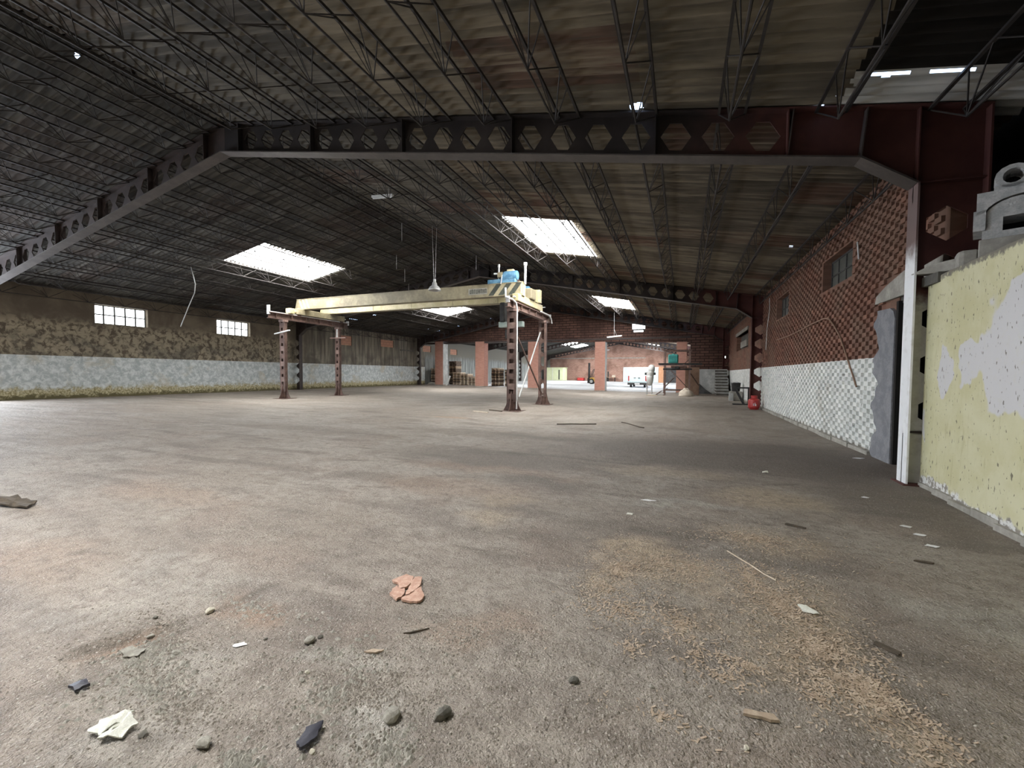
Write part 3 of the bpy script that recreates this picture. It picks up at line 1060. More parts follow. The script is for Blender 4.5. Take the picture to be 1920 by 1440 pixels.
ceil = {}
for side, nm, lab in ((1, 'ceiling_right', 'corrugated fibre-cement roof slope above the brick wall'), (-1, 'ceiling_left', 'corrugated fibre-cement roof slope above the stained wall')):
    ceil[side] = struct_empty(nm, lab, (X0, 0, zroof(X0)))
cache = {}
for side in (1, -1):
    for r_, (u0, u1) in enumerate(ROWS):
        for c_ in range(NCOL):
            y0 = YS[side] + c_ * PITCH_Y
            if r_ == SKY_ROW and any(s == side and ys - .01 <= y0 < ys + n * PITCH_Y - .1 for s, ys, n in SKYLIGHTS):
                continue
            x_lo, x_hi = sorted((X0 + side * u0, X0 + side * u1))
            hs = [(hy - y0, abs(hx - X0) - u0, ry, rx) for hx, hy, rx, ry in HOLES if x_lo <= hx < x_hi and (hx - X0) * side > 0 and y0 <= hy < y0 + PITCH_Y]
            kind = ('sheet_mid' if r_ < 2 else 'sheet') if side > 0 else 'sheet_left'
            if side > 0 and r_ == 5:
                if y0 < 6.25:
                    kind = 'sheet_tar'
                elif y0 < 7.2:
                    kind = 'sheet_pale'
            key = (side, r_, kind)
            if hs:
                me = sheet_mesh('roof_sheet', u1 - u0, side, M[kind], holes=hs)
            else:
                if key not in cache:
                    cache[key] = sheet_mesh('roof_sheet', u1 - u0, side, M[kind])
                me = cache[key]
            o = bpy.data.objects.new('roof_sheet', me)
            COL.objects.link(o)
            o.parent = ceil[side]
            o.location = (side * u0, y0, -S * u0 + (.002 if c_ % 2 else 0))
    # the roof behind the camera and over the far hall, joined
    def joined(name, ya, yb):
        mb = MB()
        for r_, (u0, u1) in enumerate(ROWS):
            spans = [(ya, yb)]
            if r_ == SKY_ROW:
                cuts = sorted((ys, ys + n * PITCH_Y) for s, ys, n in SKYLIGHTS if s == side and ys < yb and ys + n * PITCH_Y > ya)
                spans, cur = [], ya
                for a, b in cuts:
                    if a > cur:
                        spans.append((cur, a))
                    cur = b
                if cur < yb:
                    spans.append((cur, yb))
            for a, b in spans:
                n = max(2, int((b - a) / WAVE * 4))
                base_i = len(mb.v)
                for j in range(n + 1):
                    y = a + (b - a) * j / n
                    wv = AMP * math.cos(2 * math.pi * (y - YS[side]) / WAVE)
                    mb.v.append((X0 + side * u0, y, zroof(X0) - S * u0 + wv))
                    mb.v.append((X0 + side * (u1 + .1), y, zroof(X0) - S * (u1 + .1) + .004 + wv))
                for j in range(n):
                    k = base_i + 2 * j
                    mb.f.append((k, k + 1, k + 3, k + 2))
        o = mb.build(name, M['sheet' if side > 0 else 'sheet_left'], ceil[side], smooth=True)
        tag(o, None, None, None, 'stuff')
    joined('rear_roof_sheets', -7.0, YS[side] + .02)
    joined('far_roof_sheets', YS[side] + NCOL * PITCH_Y - .02, 78.4)
rc = MB()
rc.add([(X0 - .32, -7, zroof(X0) - .02), (X0, -7, zroof(X0) + .06), (X0 + .32, -7, zroof(X0) - .02), (X0 - .32, 78.4, zroof(X0) - .02), (X0, 78.4, zroof(X0) + .06), (X0 + .32, 78.4, zroof(X0) - .02)],
       [(0, 1, 4, 3), (1, 2, 5, 4)])
rc.v = [(x, y, z + .0) for x, y, z in rc.v]
rc.build('ridge_cap', M['sheet'], ceil[1])

SKY_LAB = {(1, 0): 'skylight overhead behind the camera, slope of the brick wall', (-1, 0): 'skylight behind the camera, slope of the stained wall',
           (1, 1): 'large blazing translucent roof panel above and beyond the crane hoist', (-1, 1): 'large blazing translucent roof panel above the stained wall windows',
           (1, 2): 'smaller bright roof panel seen under the second frame, brick wall side', (-1, 2): 'bright roof panel seen below the yellow crane girder'}
cnt = {1: 0, -1: 0}
pm = {s: sheet_mesh('panel', ROWS[SKY_ROW][1] - ROWS[SKY_ROW][0], s, M['skylight'], seg=2) for s in (1, -1)}
for side, ys, n in SKYLIGHTS:
    u0 = ROWS[SKY_ROW][0]
    lab = SKY_LAB.get((side, cnt[side]), '%s roof light of the far hall on the %s side' % (ORD[max(0, cnt[side] - 3)], 'garage door' if side > 0 else 'green cabin'))
    t_ = thing('skylight', lab, 'skylight', (X0 + side * u0, ys, zroof(X0) - S * u0), 'translucent roof panels')
    cnt[side] += 1
    for k in range(n):
        o = bpy.data.objects.new('panel', pm[side])
        COL.objects.link(o)
        o.parent = t_
        o.location = (0, k * PITCH_Y, .004 if k % 2 else 0)

# ------------------------------------------------------------------ castellated portal frames
HOLE_A, HOLE_B, HOLE_H = .19, .085, .20


def cast_cells(mb, fn, u0, u1, n, v0, v1, th, hole=None):
    """a row of n hexagonal openings between u0 and u1; fn maps (u, v, t) to a point"""
    c = (u1 - u0) / n
    for i in range(n):
        uc, vc = u0 + (i + .5) * c, (v0 + v1) / 2
        o4 = [(u0 + i * c, v0), (u0 + (i + 1) * c, v0), (u0 + (i + 1) * c, v1), (u0 + i * c, v1)]
        mid_l, mid_r = (u0 + i * c, vc), (u0 + (i + 1) * c, vc)
        k = min(1.0, c / .56)
        if hole:
            ha, hb, hh = hole
            hx = [(uc - ha, vc), (uc - hb, vc - hh), (uc + hb, vc - hh), (uc + ha, vc), (uc + hb, vc + hh), (uc - hb, vc + hh)]
        else:
            hx = [(uc - HOLE_A * k * 1.15, vc), (uc - HOLE_B * k, vc - HOLE_H), (uc + HOLE_B * k, vc - HOLE_H), (uc + HOLE_A * k * 1.15, vc), (uc + HOLE_B * k, vc + HOLE_H), (uc - HOLE_B * k, vc + HOLE_H)]
        P = o4 + [mid_l, mid_r] + hx            # 0-3 corners, 4 ml, 5 mr, 6.. hex
        fs = [(0, 1, 8, 7), (2, 3, 11, 10), (0, 7, 6, 4), (4, 6, 11, 3), (1, 5, 9, 8), (5, 2, 10, 9)]
        vs = [fn(u, v, -th / 2) for u, v in P] + [fn(u, v, th / 2) for u, v in P]
        ff = list(fs) + [tuple(12 + q for q in reversed(f)) for f in fs]
        for q in range(6):
            a, b = 6 + q, 6 + (q + 1) % 6
            ff.append((a, b, 12 + b, 12 + a))
        mb.add(vs, ff)


def solid(mb, fn, pts, th):
    n = len(pts)
    vs = [fn(u, v, -th / 2) for u, v in pts] + [fn(u, v, th / 2) for u, v in pts]
    fs = [tuple(range(n)), tuple(range(2 * n - 1, n - 1, -1))] + [((i + 1) % n, i, n + i, n + (i + 1) % n) for i in range(n)]
    mb.add(vs, fs)


def strip(mb, fn, p, q, wdt, th):
    """a flange plate between (u,v) points p and q, wdt across the hall's length"""
    a, b = Vector(fn(*p, 0)), Vector(fn(*q, 0))
    mb.bar(a, b, wdt, th, (0, 1, 0)) if False else None
    d = (b - a).normalized()
    s = Vector((0, 1, 0)) * wdt / 2
    t = d.cross(Vector((0, 1, 0))).normalized() * th / 2
    vs = [a - s - t, a + s - t, a + s + t, a - s + t, b - s - t, b + s - t, b + s + t, b - s + t]
    mb.add(vs, [(0, 1, 2, 3), (7, 6, 5, 4), (4, 5, 1, 0), (5, 6, 2, 1), (6, 7, 3, 2), (7, 4, 0, 3)])


STIFF = [.60, 2.78, 5.08, 7.33, 9.67, 11.40, 12.22]         # distances from the ridge
NH = [4, 4, 4, 4, 3]
U_KNEE, U_IN, U_OUT = 12.22, 12.81, 13.49
Z_KNEE = 3.82


def portal(Y, label, detail=True, left=True):
    t_ = thing('portal_frame', label, 'steel frame', (X0, Y, 0), 'steel portal frames')
    main = M['frame']
    for side in ((1, -1) if left else (1,)):
        rb = lambda u: ZRB - S * u
        fnr = lambda u, v, t: (X0 + side * u, Y + t, rb(u) + v)
        fna = lambda u, v, t: (X0 + side * u, Y + t, v)
        web = MB()
        solid(web, fnr, [(0, 0), (STIFF[0], 0), (STIFF[0], DEP), (0, DEP)], .02)
        for (a, b), n in zip(zip(STIFF, STIFF[1:]), NH):
            cast_cells(web, fnr, a, b, n, 0, DEP, .02)
        rm = main if side > 0 else M['frame_b']
        raf = fix_normals(web.build('rafter', rm, t_))
        fl = MB()
        strip(fl, fnr, (0, DEP), (U_OUT, DEP), .26, .022)
        fl.build('top_flange', rm, raf)
        fl = MB()
        strip(fl, fnr, (0, 0), (U_KNEE, 0), .26, .022)
        fl.build('bottom_flange', M['stiff'], raf)
        for i, u in enumerate(STIFF[:-1]):
            q = MB()
            p0, p1 = fnr(u, .01, 0), fnr(u, DEP - .01, 0)
            q.box(p0[0] - .008, p0[0] + .008, Y - .12, Y + .12, p0[2], p1[2])
            q.build('stiffener', rm, raf)
        kn = MB()
        pts = [(STIFF[5], rb(STIFF[5])), (U_KNEE, rb(U_KNEE)), (U_IN, Z_KNEE), (U_OUT, Z_KNEE), (U_OUT, rb(U_OUT) + DEP), (STIFF[5], rb(STIFF[5]) + DEP)]
        solid(kn, fna, pts, .022)
        knee = fix_normals(kn.build('knee', rm, t_))
        fl = MB()
        strip(fl, fna, (U_KNEE, rb(U_KNEE)), (U_IN, Z_KNEE), .26, .022)
        fl.build('haunch_flange', M['stiff'], knee)
        for p, q2 in (((U_KNEE, rb(U_KNEE)), (U_KNEE + .06, rb(U_KNEE) + DEP)), ((STIFF[5], rb(STIFF[5])), (STIFF[5] + .06, rb(STIFF[5]) + DEP))):
            fl = MB()
            strip(fl, fna, p, q2, .24, .016)
            fl.build('stiffener', M['stiff'], knee)
        fl = MB()
        strip(fl, fna, (U_IN, Z_KNEE), (U_IN + .01, rb(U_IN) + DEP), .2, .014)
        strip(fl, fna, (U_IN, Z_KNEE), (U_OUT, Z_KNEE - .02), .2, .014)
        fl.build('stiffener', rm, knee)
        z0 = zf(X0 + side * U_IN) - .02
        cw = MB()
        fnc = lambda u, v, t: (X0 + side * v, Y + t, u)     # u up, v outwards
        cz = [.655, .655 + 5 * .59]
        solid(cw, fnc, [(z0, U_IN), (cz[0], U_IN), (cz[0], U_OUT), (z0, U_OUT)], .02)
        cast_cells(cw, fnc, cz[0], cz[1], 5, U_IN, U_OUT, .02)
        solid(cw, fnc, [(cz[1], U_IN), (Z_KNEE, U_IN), (Z_KNEE, U_OUT), (cz[1], U_OUT)], .02)
        first = (side > 0 and abs(Y - 7.03) < .1)
        colm = fix_normals(cw.build('column', M['colweb'] if first else rm, t_))
        q = MB()
        xi = X0 + side * U_IN
        q.box(min(xi, xi + side * .022), max(xi, xi + side * .022), Y - .125, Y + .125, z0, Z_KNEE)
        q.build('inner_flange', M['column'] if first else rm, colm)
        xo = X0 + side * U_OUT
        q = MB().box(min(xo, xo - side * .022), max(xo, xo - side * .022), Y - .125, Y + .125, z0, rb(U_OUT) + DEP)
        q.build('outer_flange', rm, colm)
        q = MB().box(min(xi, xo) - .04, max(xi, xo) + .04, Y - .17, Y + .17, z0 - .02, z0 + .035)
        q.build('base_plate', rm, colm)
        if first:
            MB().box(xi + .02, xo - .02, Y - .03, Y - .01, .66, .69).build('seam', M['frame_b'], colm)
    return t_


portal(FR_Y[0], 'nearest castellated steel portal frame, crossing the whole upper picture')
portal(FR_Y[1], 'second castellated steel portal frame, standing just beyond the yellow crane')
portal(FR_Y[2], 'third steel portal frame, against the brick cross wall')
portal(FR_Y[2] + BAY, 'first steel frame of the far hall, seen between the pillars')
portal(FR_Y[2] + 2 * BAY, 'second steel frame of the far hall, in front of the forklift')
portal(FR_Y[2] + 3 * BAY, 'last steel frame of the far hall, before the sunlit end wall')

# ------------------------------------------------------------------ trussed joists
JD, JW = .42, .17
NODES = 11


def joist_meshes(L):
    pan = L / NODES
    parts = {}
    for k, s in enumerate((-1, 1)):
        parts['top_chord%d' % k] = MB().box(s * JW - .018, s * JW + .018, .02, L - .02, -.036, 0)
    parts['bottom_chord'] = MB().tube([(0, pan * .5, -JD), (0, L - pan * .5, -JD)], .016, 6)
    web = MB()
    for i in range(NODES):
        yc = (i + .5) * pan
        for s in (-1, 1):
            for dy in (-.5 * pan, -.17 * pan, .5 * pan):
                web.tube([(0, yc, -JD), (s * JW, yc + dy * .98, -.02)], .0085, 4, False)
    parts['web'] = web
    out = {}
    for nm, mb in parts.items():
        o = mb.build(nm.rstrip('01'), M['joist'])
        COL.objects.unlink(o)
        out[nm] = o.data
        bpy.data.objects.remove(o)
    return out


JM = joist_meshes(BAY - .04)
BAYN = ['nearest bay', 'crane bay', 'bay before the brick cross wall']
ang = math.atan(S)
for b_, ystart in enumerate((FR_Y[0] - BAY + .02, FR_Y[0] + .02, FR_Y[1] + .02)):
    for side in (1, -1):
        for k in range(0, 12):
            u = .28 + k * JP if k == 0 else k * JP
            x = X0 + side * u
            if b_ == 0 and side < 0 and k > 8:
                continue
            if x > 3.3:
                continue
            lab = '%s trussed roof joist from the ridge, %s slope, %s' % (ORD[k], 'brick-wall' if side > 0 else 'stained-wall', BAYN[b_])
            t_ = thing('roof_joist', lab, 'joist', (x, ystart, zroof(x) - .062), 'trussed joists under the roof')
            t_.rotation_euler = (0, side * ang, 0)
            for nm, me in JM.items():
                o = bpy.data.objects.new(nm.rstrip('01'), me)
                COL.objects.link(o)
                o.parent = t_

# ------------------------------------------------------------------ crane: fixed gantry
XG = {-1: -16.85, 1: -5.83}
LEGY = {-1: (14.22, 17.54), 1: (14.67, 18.38)}
RUNY = {-1: (13.46, 18.2), 1: (14.17, 19.3)}
ZB, ZT = 3.79, 4.06


def crane_leg(x, y, lab, wide_x, wide_y, loops):
    z0 = zf(x) - .02
    t_ = thing('gantry_pylon', lab, 'crane leg', (x, y, z0), 'legs of the crane gantry')
    a, b = wide_x / 2, wide_y / 2
    # two channels with a lattice of batten plates between them
    for s in (-1, 1):
        c = MB()
        c.box(x + s * a - .02, x + s * a + .02, y - b, y + b, z0 + .35, ZB)
        c.box(x + s * a - .05, x + s * a + .05, y - b - .012, y - b + .012, z0 + .35, ZB)
        c.build('channel', M['rust'], t_)
    if loops:
        web = MB()
        cast_cells(web, lambda u, v, t: (x + v, y + t, u), z0 + .45, ZB - .3, 5, -a, a, .016, (.24, .15, .095))
        fix_normals(web.build('pierced_web', M['rust'], t_))
    else:
        MB().box(x - a, x + a, y + b * .2, y + b * .2 + .012, z0 + .35, ZB).build('back_plate', M['rust'], t_)
    n = 9
    for k in range(0 if loops else n):
        zc = z0 + .55 + (ZB - z0 - .8) * k / (n - 1)
        MB().box(x - a, x + a, y - b - .014, y - b + .002, zc - .11, zc + .11).build('batten_plate', M['rust_pale'] if k % 2 else M['rust'], t_)
    # flared foot with gusset plates
    ft = MB()
    for s in (-1, 1):
        ft.prism([(x + s * a, z0 + .75), (x + s * a, z0), (x + s * (a + .24), z0), (x + s * (a + .12), z0 + .22)], 'y', y - .012, y + .012)
        ft.prism([(y + s * b, z0 + .75), (y + s * b, z0), (y + s * (b + .24), z0), (y + s * (b + .12), z0 + .22)], 'x', x - .012, x + .012)
    ft.box(x - a, x + a, y - b, y + b, z0, z0 + .4)
    fix_normals(ft.build('flared_foot', M['rust'], t_))
    MB().box(x - a - .26, x + a + .26, y - b - .26, y + b + .26, z0 - .01, z0 + .03).build('base_plate', M['rust'], t_)
    MB().box(x - a - .05, x + a + .05, y - b - .05, y + b + .05, ZB - .1, ZB).build('cap_plate', M['rust_pale'], t_)
    return t_


L1 = crane_leg(XG[-1], LEGY[-1][0], 'rusty crane leg nearest the stained wall windows, with a short white tube', .20, .16, False)
L2 = crane_leg(XG[-1], LEGY[-1][1], 'rusty crane leg with a crossbar and walled-up window behind', .18, .16, False)
L3 = crane_leg(XG[1], LEGY[1][0], 'nearest rusty crane leg, under the hoist and pale cable pipe', .26, .22, False)
L4 = crane_leg(XG[1], LEGY[1][1], 'crane leg with oval openings, right behind the hoist leg', .26, .2, True)
MB().tube([(XG[-1] - .42, LEGY[-1][0] - .12, 3.16), (XG[-1] + .52, LEGY[-1][0] - .12, 3.30)], .032, 8).build('lamp_tube', M['white_paint'], L1)
MB().box(XG[-1] - .42, XG[-1] + .62, LEGY[-1][1] - .16, LEGY[-1][1] - .11, 3.20, 3.26).build('crossbar', M['rust_pale'], L2)
MB().tube([(XG[-1], LEGY[-1][1] - .05, 3.25), (XG[-1], LEGY[-1][1] - .05, 3.7)], .07, 8).build('insulator', M['galv'], L2)
for sgn in (-1, 1):
    x = XG[sgn]
    y0, y1 = RUNY[sgn]
    t_ = thing('runway_beam', ['', 'pale rusty crane runway beam on the hoist legs', 'dark crane runway beam on the legs near the stained wall'][sgn], 'beam', (x, y0, ZB), 'crane runway beams')
    m = M['rust_pale'] if sgn > 0 else M['rust']
    web = MB().box(x - .012, x + .012, y0, y1, ZB, ZT).build('web', m, t_)
    MB().box(x - .10, x + .10, y0, y1, ZT - .02, ZT).build('top_flange', m, t_)
    MB().box(x - .10, x + .10, y0, y1, ZB, ZB + .02).build('bottom_flange', m, t_)
    for k in range(6):
        yy = y0 + .35 + (y1 - y0 - .7) * k / 5
        MB().box(x - .09, x + .09, yy - .01, yy + .01, ZB + .02, ZT - .02).build('stiffener', M['rust'], t_)
    MB().box(x - .03, x + .03, y0 + .05, y1 - .05, ZT, ZT + .045).build('rail', M['galv'], t_)
    for yy in (y0, y1):
        MB().box(x - .07, x + .07, yy - .02, yy + .05, ZT - .1, ZT + (.30 if sgn < 0 and yy == y0 else .12)).build('end_stop', M['galv'], t_)

# bracing between the two hoist legs and the pale cable pipe in front of them
xg = XG[1]
for p, q, m, lab in (((xg + .02, 14.85, 3.0), (xg + .02, 18.1, .55), 'rust', 'dark diagonal brace falling towards the far hoist leg'),
                     ((xg - .08, 18.2, 3.25), (xg - .08, 15.6, .5), 'galv', 'pale diagonal brace rising towards the far hoist leg')):
    o = MB().bar(p, q, .045, .045).build('brace', M[m], org=p)
    tag(o, lab, 'brace', 'braces of the crane gantry')
pp = [(xg - .02, 14.0, ZT + .38), (xg - .02, 14.02, ZT + .06), (xg + .10, 14.35, ZT + .03), (xg + .16, 14.6, ZT - .08), (xg + .17, 14.66, ZT - .3), (xg + .17, 14.66, .1)]
o = MB().tube(pp, .032, 8).build('cable_pipe', M['white_paint'], org=(xg + .17, 14.66, .05))
tag(o, 'pale vertical pipe running down the nearest hoist leg', 'pipe')
pp = [(xg + .12, 17.6, ZT + .03), (xg + .14, 18.7, ZT + .02), (xg + .15, 19.1, ZT - .1), (xg + .15, 19.25, ZT - .3)]
o = MB().tube(pp, .028, 8).build('cable_pipe', M['white_paint'], org=pp[-1])
tag(o, 'short pale pipe bent over the far end of the hoist runway beam', 'pipe')

# ------------------------------------------------------------------ crane bridge
t_ = thing('crane_bridge', 'yellow double-girder crane bridge with black diagonal stripes', 'crane', (-11.3, 16.2, ZT + .05))
for yc, xa, xb, m in ((15.4, -17.30, -5.75, 'cream'), (17.0, -17.40, -5.75, 'cream')):
    mb = MB()
    mb.prism([(xa + .12, 4.88), (xa, 4.46), (xa, 4.42), (xb, 4.42), (xb, 4.86), (xb - .05, 4.88)], 'y', yc - .14, yc + .14)
    g = fix_normals(mb.build('girder', M['cream_dirty' if yc < 16 else 'cream'], t_))
    MB().box(xa, xb, yc - .17, yc + .17, 4.40, 4.425).build('lower_flange', M['cream_dirty'], g)
    MB().box(xa + .12, xb, yc - .16, yc + .16, 4.875, 4.895).build('upper_flange', M['cream_dirty'], g)
    if yc < 16:
        for k in range(3):                     # worn stripes, wall end
            x_ = xa + .38 + k * .22
            fix_normals(MB().prism([(x_ - .16, 4.87), (x_ - .07, 4.87), (x_ + .12, 4.44), (x_ + .03, 4.44)], 'y', yc - .146, yc - .139).build('stripe', M['hazard_pale'], g))
        for k in range(3):                     # dark stripes, hoist end
            x_ = xb - 1.15 + k * .42
            fix_normals(MB().prism([(x_ + .14, 4.87), (x_ + .36, 4.87), (x_ + .02, 4.44), (x_ - .20, 4.44)], 'y', yc - .146, yc - .139).build('stripe', M['hazard'], g))
        rl = random.Random(3)                  # weathered block lettering, too faded to read
        plt = MB().box(xb - 2.22, xb - 1.40, yc - .144, yc - .139, 4.52, 4.76).build('nameplate', M['hazard_pale'], g)
        marks = MB()
        for k in range(8):
            x_ = xb - 2.16 + k * .095
            marks.box(x_, x_ + .018, yc - .150, yc - .143, 4.56, 4.72)
            marks.box(x_ + .045, x_ + .063, yc - .150, yc - .143, 4.56, 4.72)
            hh = 4.56 + rl.choice((0, .07, .142))
            marks.box(x_, x_ + .063, yc - .150, yc - .143, hh, hh + .02)
        # joined: strokes of one faded word
        marks.build('faded_lettering', M['hazard'], g)
    else:
        for k in range(5):
            x_ = xa + 1.2 + k * 2.2
            MB().box(x_ - .01, x_ + .01, yc - .15, yc + .15, 4.42, 4.88).build('diaphragm', M['cream_dirty'], g)
for x, lab in ((XG[-1], 'cream_dirty'), (XG[1], 'cream')):
    tr = MB().box(x - .12, x + .12, 14.9, 17.9, 4.12, 4.40).build('end_truck', M[lab], t_)
    bevel(tr, .015, 1)
    for yy in (15.05, 17.75):
        MB().lathe([(.03, -.07), (.12, -.07), (.12, .07), (.03, .07)], (x, yy, 4.16), 14, 'x').build('wheel', M['rust'], tr)
    for yy, s in ((14.9, -1), (17.9, 1)):
        MB().tube([(x, yy, 4.26), (x, yy + s * .16, 4.26)], .035, 8).build('buffer', M['galv'], tr)
    MB().box(x - .16, x + .16, 15.25, 15.55, 4.38, 4.46).box(x - .16, x + .16, 16.85, 17.15, 4.38, 4.46).build('saddle', M[lab], tr)
# travel motor boxes on both trucks
mb = MB().box(XG[-1] - .14, XG[-1] + .14, 14.45, 14.72, 4.10, 4.36).box(XG[-1] - .05, XG[-1] + .05, 14.72, 14.9, 4.18, 4.28)
bevel(mb.build('travel_motor', M['cream'], t_), .03, 2)
mb = MB().box(XG[1] - .2, XG[1] + .2, 16.15, 16.75, 4.40, 4.82)
bevel(mb.build('travel_motor', M['cream_dirty'], t_), .03, 2)
mb = MB().box(XG[1] - .22, XG[1] + .05, 15.58, 15.9, 4.40, 4.98).box(XG[1] - .02, XG[1] + .2, 17.2, 17.5, 4.4, 4.95)
bevel(mb.build('gear_box', M['cream'], t_), .02, 2)
MB().tube([(XG[1] + .05, 17.9, 4.30), (XG[1] + .12, 18.25, 4.36)], .02, 6).build('contact_arm', M['galv'], t_)
for x_, y_, za, zb_, r_ in ((-6.80, 15.6, 4.88, 5.68, .032), (-5.70, 15.62, 4.86, 5.66, .05)):
    o = MB().tube([(x_, y_, za), (x_, y_, zb_)], r_, 10).build('mast_pole', M['galv'], t_)
    MB().tube([(x_, y_, zb_ - .08), (x_, y_, zb_ + .03)], r_ * 1.5, 10).build('pole_cap', M['galv'], o)

# ------------------------------------------------------------------ hoist trolley on the bridge
t_ = thing('hoist_trolley', 'blue hoist trolley with drum and hanging hook block on the bridge', 'hoist', (-6.5, 16.2, 4.9))
bevel(MB().box(-7.15, -6.0, 15.28, 15.46, 4.90, 5.06).build('side_frame', M['blue'], t_), .015, 1)
bevel(MB().box(-7.05, -6.0, 16.92, 17.1, 4.90, 5.06).build('side_frame', M['blue'], t_), .015, 1)
for x_ in (-7.0, -6.15):
    MB().box(x_ - .06, x_ + .06, 15.4, 17.0, 4.94, 5.05).build('cross_member', M['blue'], t_)
    for yy in (15.4, 17.0):
        MB().lathe([(.03, -.04), (.09, -.04), (.09, .04), (.03, .04)], (x_, yy, 4.985), 12, 'y').build('wheel', M['dark'], t_)
dr = MB().lathe([(.10, -.55), (.24, -.55), (.24, -.5), (.18, -.48), (.18, .48), (.24, .5), (.24, .55), (.10, .55)], (-6.55, 16.2, 5.16), 18, 'y').build('drum', M['rust'], t_)
mb = MB().lathe([(.05, -.3), (.17, -.28), (.19, -.2), (.19, .2), (.17, .28), (.05, .3)], (-6.25, 15.5, 5.20), 16, 'x')
mt = mb.build('motor', M['blue'], t_, smooth=False)
MB().box(-6.38, -6.12, 15.42, 15.6, 5.34, 5.44).build('terminal_box', M['cream'], mt)
fix_normals(MB().prism([(-6.62, 5.05), (-6.45, 5.26), (-6.36, 5.26), (-5.98, 5.06)], 'y', 15.27, 15.33).build('bracket', M['blue'], t_))
MB().box(-6.75, -6.55, 15.34, 15.5, 5.14, 5.34).build('brake_housing', M['cream_dirty'], t_)
MB().tube([(-6.92, 15.4, 5.31), (-6.66, 15.4, 5.29)], .035, 8).build('shaft_end', M['white_paint'], t_)
MB().tube([(-6.52, 15.26, 5.2), (-6.56, 15.24, 4.86)], .018, 6).build('limit_rod', M['galv'], t_)
for x_ in (-6.62, -6.45):
    MB().tube([(x_, 16.2, 5.0), (x_, 16.2, 3.45)], .012, 6).build('hoist_rope', M['dark'], t_)
hb = MB().box(-6.95, -6.72, 16.0, 16.4, 3.5, 4.3)
hk = bevel(hb.build('cable_festoon', M['dark'], t_), .05, 2)
bm2 = bevel(MB().box(-7.02, -5.98, 16.08, 16.34, 3.30, 3.52).build('spreader_beam', M['green_grey'], t_), .01, 1)
bl = MB().box(-6.75, -6.2, 16.1, 16.3, 2.82, 3.22)
blk = bevel(bl.build('hook_block', M['dark'], t_), .04, 2)
MB().lathe([(.04, -.12), (.14, -.12), (.14, .12), (.04, .12)], (-6.48, 16.2, 3.02), 14, 'y').build('sheave', M['rust'], blk)
hook = [(-6.48, 16.2, 2.84), (-6.48, 16.2, 2.70), (-6.40, 16.2, 2.60), (-6.46, 16.2, 2.50), (-6.56, 16.2, 2.53), (-6.58, 16.2, 2.62)]
MB().tube(hook, .03, 8, True, [.03, .03, .035, .035, .028, .015]).build('hook', M['rust'], blk)

# ------------------------------------------------------------------ lamps and hanging cables
def bell_lamp(x, y, z, zr, lab):
    t_ = thing('bell_lamp', lab, 'lamp', (x, y, z))
    sh = MB().lathe([(.235, 0), (.225, .06), (.17, .14), (.10, .19), (.085, .28), (.05, .33)], (x, y, z), 20)
    sh.f = sh.f[:-2]
    o = sh.build('shade', M['galv'], t_, smooth=True)
    s = o.modifiers.new('solid', 'SOLIDIFY')
    s.thickness = .008
    MB().lathe([(.02, .33), (.05, .33), (.05, .42), (.02, .42)], (x, y, z), 12).build('socket', M['galv'], t_)
    MB().lathe([(.01, .05), (.055, .07), (.06, .12), (.03, .2)], (x, y, z), 12).build('bulb', M['white_paint'], t_, smooth=True)
    for dx in (-.1, .1):
        MB().tube([(x + dx * .3, y, z + .42), (x + dx, y, zr)], .007, 5).build('chain', M['galv'], t_)


bell_lamp(-8.75, 14.0, 4.53, zroof(-8.75) - .01, 'bell-shaped metal lamp hanging on two chains over the girder')


def tube_lamp(p, q, rods, lab):
    t_ = thing('strip_lamp', lab, 'lamp', ((p[0] + q[0]) / 2, (p[1] + q[1]) / 2, (p[2] + q[2]) / 2), 'fluorescent strip lamps')
    MB().bar(p, q, .09, .06).build('housing', M['white_paint'], t_)
    d = (Vector(q) - Vector(p)) * .03
    MB().tube([Vector(p) + d + Vector((0, 0, -.05)), Vector(q) - d + Vector((0, 0, -.05))], .02, 8).build('tube', M['white_paint'], t_)
    for a, b in rods:
        MB().tube([a, b], .008, 5).build('hanger', M['galv'], t_)


tube_lamp((-5.22, 32.0, 4.15), (-4.14, 32.0, 4.24), [((-4.7, 32.0, 4.2), (-4.7, 32.0, zroof(-4.7) - .01)), ((-4.5, 32, 4.22), (-4.7, 32, 4.7))], 'white strip lamp hanging before the brick cross wall')
tube_lamp((-8.80, 10.6, 6.72), (-8.05, 10.6, 6.66), [((-8.6, 10.6, 6.74), (-8.6, 10.6, zroof(-8.6) - .01)), ((-8.2, 10.6, 6.7), (-8.2, 10.6, zroof(-8.2) - .01))], 'small strip lamp high under the ridge beyond the nearest frame')
tube_lamp((-10.9, 60, 4.75), (-9.4, 60, 4.8), [((-10.1, 60, 4.8), (-10.1, 60, zroof(-10.1) - .01))], 'strip lamp hanging in the far hall above the forklift')

